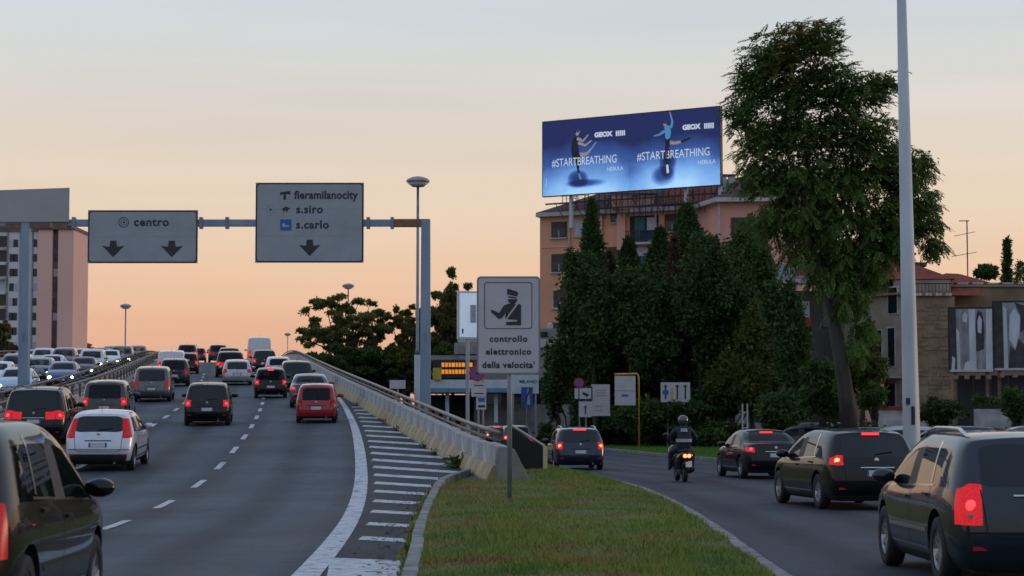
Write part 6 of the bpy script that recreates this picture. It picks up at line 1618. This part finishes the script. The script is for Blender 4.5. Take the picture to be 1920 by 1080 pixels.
conifer(1110, 372, 136, 66, 'slim dark cypress left of the others, reaching the orange block eaves', 10, 9000)
conifer(1180, 445, 138, 84, 'shorter cypress with brownish side between the slim cypress and the broad conifer')
conifer(1143, 470, 140, 60, 'rusty brown half bare conifer behind the slim cypress', 8, 6000, LF_RUST)
conifer(1288, 380, 137, 120, 'broad pointed conifer in the middle below the billboard post', 9, 14000)
conifer(1238, 425, 139, 105, 'dark conifer leaning on the pointed one, left side', 8, 9000)
conifer(1265, 440, 134, 40, 'thin rusty brown conifer inside the dark group', 8, 3500, LF_RUST)
def bush_tree(px, py, Y, rpx, label, nl, mat, size=.30, ry=None, name='evergreen_tree', cl=7, group='evergreens behind the lawn', sub=7, cat='tree', tr=.2, limbs=True):
    x = atx(px, Y); zc = atz(py, Y); rad = rpx*Y/3840; rz = (ry or rpx)*Y/3840; c = []
    for k in range(cl):
        d = rand_dirs(1)[0]; f = random.uniform(.5,.85); q = random.uniform(.32,.58); c.append((d[0]*rad*f, d[1]*rad*f, max(.5, zc+d[2]*rz*f), rad*q, rad*q, rz*q))
    if zc-rz < 2.5:
        for k in range(4): c.append((random.uniform(-.8,.8)*rad, random.uniform(-.5,.5)*rad, .6, rad*.4, rad*.4, .8))
    c.append((0,0,zc,rad*.7,rad*.7,rz*.75))
    return tree(name, x, Y, zc+rz, c, nl, size, mat, label, group, tr, .5, sub=sub, droop=.1, cat=cat, limbs=limbs)
bush_tree(1372, 530, 133, 82, 'big round dark tree filling the middle behind the lane sign', 24000, LF_MID, ry=110)
bush_tree(1310, 560, 131, 85, 'dark bushy tree low behind the lane arrow sign', 15000, LF_DK, ry=120)
bush_tree(1215, 590, 132, 85, 'dark bushy tree behind the yellow framed panel', 15000, LF_DK, ry=130)
bush_tree(1115, 620, 133, 68, 'dark leafy tree behind the cluster of white boards', 13000, LF_DK, ry=120)
bush_tree(1410, 690, 128, 70, 'olive green shrub mass behind the narrow post frame', 14000, LF_WARM, ry=90)
bush_tree(1408, 480, 136, 48, 'bright topped round tree next to the pink wing', 8000, LF_MID, ry=60)
bush_tree(1045, 700, 137, 34, 'dark shrub at the left end of the evergreen group', 6000, LF_DK, ry=75)
bush_tree(1480, 640, 118, 48, 'dark layered conifer left of the big tree trunk', 9000, LF_DK, ry=120)
bush_tree(1475, 760, 112, 60, 'low dark hedge left of the big tree trunk', 8000, LF_DK, ry=38, name='hedge', cat='hedge')
bush_tree(1270, 780, 128, 100, 'low dark hedge behind the lane arrow sign posts', 14000, LF_DK, ry=45, name='hedge', cat='hedge')
bush_tree(1170, 790, 136, 60, 'low dark hedge behind the yellow framed panel post', 7000, LF_DK, ry=40, name='hedge', cat='hedge')
bush_tree(1615, 690, 100, 38, 'light green sapling leaning from the big tree trunk', 3500, LF_WARM, size=.2, ry=62, name='sapling')
bush_tree(1640, 745, 98, 30, 'leafy bush below the ochre house balcony', 2500, LF_MID, size=.2, ry=28, name='bush', cat='bush')
bush_tree(1540, 730, 104, 45, 'dark bush right behind the big tree trunk', 5000, LF_DK, ry=60, name='bush', cat='bush')
bush_tree(1770, 770, 101, 42, 'bush in front of the dark hoarding', 4000, LF_DK, size=.2, ry=24, name='bush', cat='bush')
bush_tree(1908, 760, 101, 30, 'olive bush at the right edge below the posters', 3000, LF_MID, size=.2, ry=40, name='bush', cat='bush')
bush_tree(1840, 770, 108, 36, 'dark bush behind the low pale wall', 3000, LF_DK, size=.2, ry=30, name='bush', cat='bush')
# far silhouettes on the right skyline
def sky_tree(px, py, Y, rpx, ry, label, nl=2500): return bush_tree(px, py, Y, rpx, label, nl, LF_DK, size=.3, ry=ry, group='trees on the right skyline', name='skyline_tree', cl=6, sub=5, limbs=False)
conifer(1889, 446, 190, 50, 'narrow drooping conifer silhouette on the right skyline', 8, 2500, LF_DK, .45, p=.9)
conifer(1914, 488, 186, 70, 'dark pointed tree silhouette at the right edge of the skyline', 8, 2500, LF_DK, .3)
# ---- trees beyond the flyover parapet
def open_tree(px, py, Y, rpx, rpy, label, n, nl, mat, size, grp='trees beyond the flyover', seed=1):
    nl = int(nl*1.7); size *= .72; n = int(n*2.2)
    x = atx(px, Y); zc = atz(py, Y); rx, rz = rpx*Y/3840, rpy*Y/3840; c = []
    for k in range(n):
        a = random.uniform(-1,1); g = random.uniform(0, 2*math.pi); rr_ = random.random()**.5
        c.append((rx*rr_*math.cos(g), rx*.7*rr_*math.sin(g), zc+rz*random.uniform(-.9,.95)*math.sqrt(max(.05, 1-rr_*rr_)), rx*.13, rx*.13, rz*.085))
    return tree('broadleaf_tree', x, Y, zc+rz, c, nl, size, mat, label, grp, .28, .55, sub=3, droop=.1, bark=BARK_D, shell=.15)
open_tree(645, 610, 190, 88, 68, 'round airy tree beyond the parapet with sky showing through its crown', 46, 13000, LF_FAR, .34)
open_tree(655, 680, 186, 85, 40, 'dense dark lower growth below the round airy tree', 40, 14000, LF_DK, .34)
open_tree(850, 590, 196, 52, 88, 'tall olive tree right of the gantry post', 40, 14000, LF_FAR, .34)
open_tree(765, 620, 192, 36, 62, 'narrow olive tree left of the gantry post', 30, 9000, LF_FAR, .34)
open_tree(800, 690, 185, 75, 60, 'yellowish green bushy tree behind the gantry post', 40, 14000, LF_WARM, .34)
open_tree(720, 680, 188, 40, 40, 'dark bushy tree between the round and the narrow tree', 24, 8000, LF_DK, .34)
bush_tree(1852, 509, 195, 24, 'flat topped pine silhouette on the right skyline', 1500, LF_DK, size=.4, ry=13, group='trees on the right skyline', name='skyline_tree', cl=6, sub=4, limbs=False)
TB = 'trees beyond the flyover'
bush_tree(690, 700, 202, 62, 'dense dark green thicket behind the round airy tree', 12000, LF_MID, size=.36, ry=52, group=TB, name='thicket')
bush_tree(768, 690, 200, 58, 'dense warm green thicket left of the gantry post', 12000, LF_WARM, size=.36, ry=66, group=TB, name='thicket')
bush_tree(850, 660, 203, 62, 'dense olive thicket behind the lit poster case', 14000, LF_FAR, size=.36, ry=100, group=TB, name='thicket')
open_tree(5, 630, 330, 18, 32, 'dark tree at the left edge in front of the tower block', 16, 3000, LF_FAR, .5)
open_tree(22, 655, 340, 18, 12, 'low reddish tree beside the tower base', 10, 1500, LF_RUST, .5)
# far wood closing the horizon behind everything
V, F = leaves(clump_points([(x, 900+random.uniform(-60,60), random.uniform(3,8), random.uniform(12,26), 8, random.uniform(5,9)) for x in np.linspace(-420,520,60)], 30000, .5), 2.2)
o = link('far_wood', fast_mesh('far_wood', V, F), LF_DK); tag(o, 'distant band of dark trees along the horizon', 'wood', kind='stuff')

# ---- weeds along the parapet foot
def weed(px, py, label, n=34, h=.14):
    best = min(arange(52, 100, .25), key=lambda Y: abs((960+(wallX(Y)-.4)/Y*3840)-px)); Y = best
    r = empty('weed', (wallX(Y)-.42, Y, zr(Y)), 0, label, 'weed', 'weeds at the parapet foot')
    pts = np.stack([rng.normal(0,.10,n)*h*4, rng.normal(0,.12,n)*h*4, np.abs(rng.normal(0,.5,n))*h], 1)
    V, F = leaves(pts, h*.75, droop=-.5, aspect=.35); link('leaves', fast_mesh('leaves', V, F), LF_MID, r)
    MB().tube([(0,0,0),(.02,0,h*.7)], .008, 4).build('stem', BARK_D, r)
weed(903, 875, 'bushy green weed at the end of the parapet beside the island', 110, .26)
for px, lb in ((670, 'small weed far up the parapet foot'), (720, 'weed at the parapet foot, second from the far end'), (745, 'weed at the parapet foot beside the middle hatching'), (795, 'tuft at the parapet foot below the gantry post'), (815, 'weed at the parapet foot nearest to the bushy one')): weed(px, 0, lb)

# ---- grass blades on the island and the lawn
def blades(n, fl, fr_, zf, Ya, Yb, h, wd, power=1.0):
    t = rng.random(n)**power; Y = Ya+(Yb-Ya)*t
    l = np.interp(Y, np.linspace(Ya, Yb, 120), [fl(y) for y in np.linspace(Ya, Yb, 120)]); r = np.interp(Y, np.linspace(Ya, Yb, 120), [fr_(y) for y in np.linspace(Ya, Yb, 120)])
    X = l+(r-l)*rng.random(n)
    # tufts: height varies in patches
    pat = .5+.5*np.sin(X*2.1+np.sin(Y*1.7)*1.3)*np.sin(Y*1.9+np.cos(X*1.3))
    hh = h*(.35+.8*rng.random(n)**1.5)*(.45+1.0*pat); g = rng.random(n)*2*np.pi; lean = rng.normal(0,.45,(n,2))*hh[:, None]
    z = zf(X, Y); w_ = wd*(.7+.6*rng.random(n)); cx, cy = np.cos(g)*w_/2, np.sin(g)*w_/2
    V = np.stack([np.stack([X-cx, Y-cy, z], 1), np.stack([X+cx, Y+cy, z], 1), np.stack([X+lean[:,0], Y+lean[:,1], z+hh], 1)], 1).reshape(-1, 3)
    return fast_mesh('grass', V, np.arange(3*n).reshape(n, 3))
def grass_mat():
    m = bpy.data.materials.new('grass_blades'); m.use_nodes = True; t = m.node_tree; b = t.nodes['Principled BSDF']
    tc = N(t, 'ShaderNodeTexCoord'); n = N(t, 'ShaderNodeTexNoise'); n.inputs['Scale'].default_value = .75; n.inputs['Detail'].default_value = 6; t.links.new(tc.outputs['Object'], n.inputs[0])
    g = N(t, 'ShaderNodeNewGeometry'); a = N(t, 'ShaderNodeMath', operation='MULTIPLY_ADD'); a.inputs[1].default_value = .30
    nm = N(t, 'ShaderNodeMapRange'); nm.inputs['From Min'].default_value = .33; nm.inputs['From Max'].default_value = .68; nm.inputs['To Min'].default_value = .22; nm.inputs['To Max'].default_value = .72
    t.links.new(n.outputs[0], nm.inputs[0]); t.links.new(g.outputs['Random Per Island'], a.inputs[0]); t.links.new(nm.outputs[0], a.inputs[2])
    r = N(t, 'ShaderNodeValToRGB'); e = r.color_ramp.elements; st = [(.34,(.075,.17,.025)),(.52,(.14,.22,.03)),(.68,(.23,.24,.04)),(.80,(.27,.18,.055)),(.93,(.22,.10,.045))]
    while len(e) < len(st): e.new(.5)
    for q, (p, c) in zip(e, st): q.position = p; q.color = (*c, 1)
    t.links.new(a.outputs[0], r.inputs[0]); t.links.new(r.outputs[0], b.inputs['Base Color']); b.inputs['Roughness'].default_value = .6; b.inputs['Specular IOR Level'].default_value = .25
    return m
GRASS = grass_mat()
def isl_znp(X, Y): return np.array([isl_z(x, y) for x, y in zip(X, Y)])-.01
o = link('grass', blades(150000, isl_l, ir, isl_znp, 14, 65, .085, .013, 1.6), GRASS); tag(o, 'short patchy grass with brown spots on the traffic island', 'grass', kind='stuff')
o = link('grass', blades(45000, lambda Y: rr(Y)+.2, lambda Y: max(rr(Y)+.4, 11.6 if Y < 110 else 14), lambda X, Y: np.full(len(X), .105), 64, 140, .10, .03, 1.0), leaf_mat('lawn_blades', [(.07,.17,.025),(.10,.21,.03),(.12,.22,.04)], .2)); tag(o, 'mown green lawn strip beyond the slip road', 'grass', kind='stuff')
# fallen leaves on the gore, by the kerb
n = 420; Y = 20+24*rng.random(n)**.8; X = np.array([gr(y)-.16-abs(v) for y, v in zip(Y, rng.normal(0,.30,n))]); Z = np.array([zr(y) for y in Y])+.018
V, F = leaves(np.stack([X, Y, Z], 1), .07, aspect=.8); V[:, 2] = np.repeat(Z, 4)+rng.random(4*n)*.02
o = link('fallen_leaves', fast_mesh('fallen_leaves', V, F), leaf_mat('leaf_litter', [(.10,.04,.02),(.16,.07,.03),(.12,.09,.035)], .1)); tag(o, 'reddish fallen leaves scattered on the gore beside the kerb', 'leaves', kind='stuff')
n = 1400; Y = 15+33*rng.random(n); X = np.array([gr(y)-.10-abs(v) for y, v in zip(Y, rng.normal(0,.07,n))]); Z = np.array([zr(y) for y in Y])+.01
V, F = leaves(np.stack([X, Y, Z], 1), .09, droop=-.9, aspect=.3)
o = link('gutter_grass', fast_mesh('gutter_grass', V, F), GRASS); tag(o, 'strip of grass growing in the gutter along the island kerb', 'grass', kind='stuff')
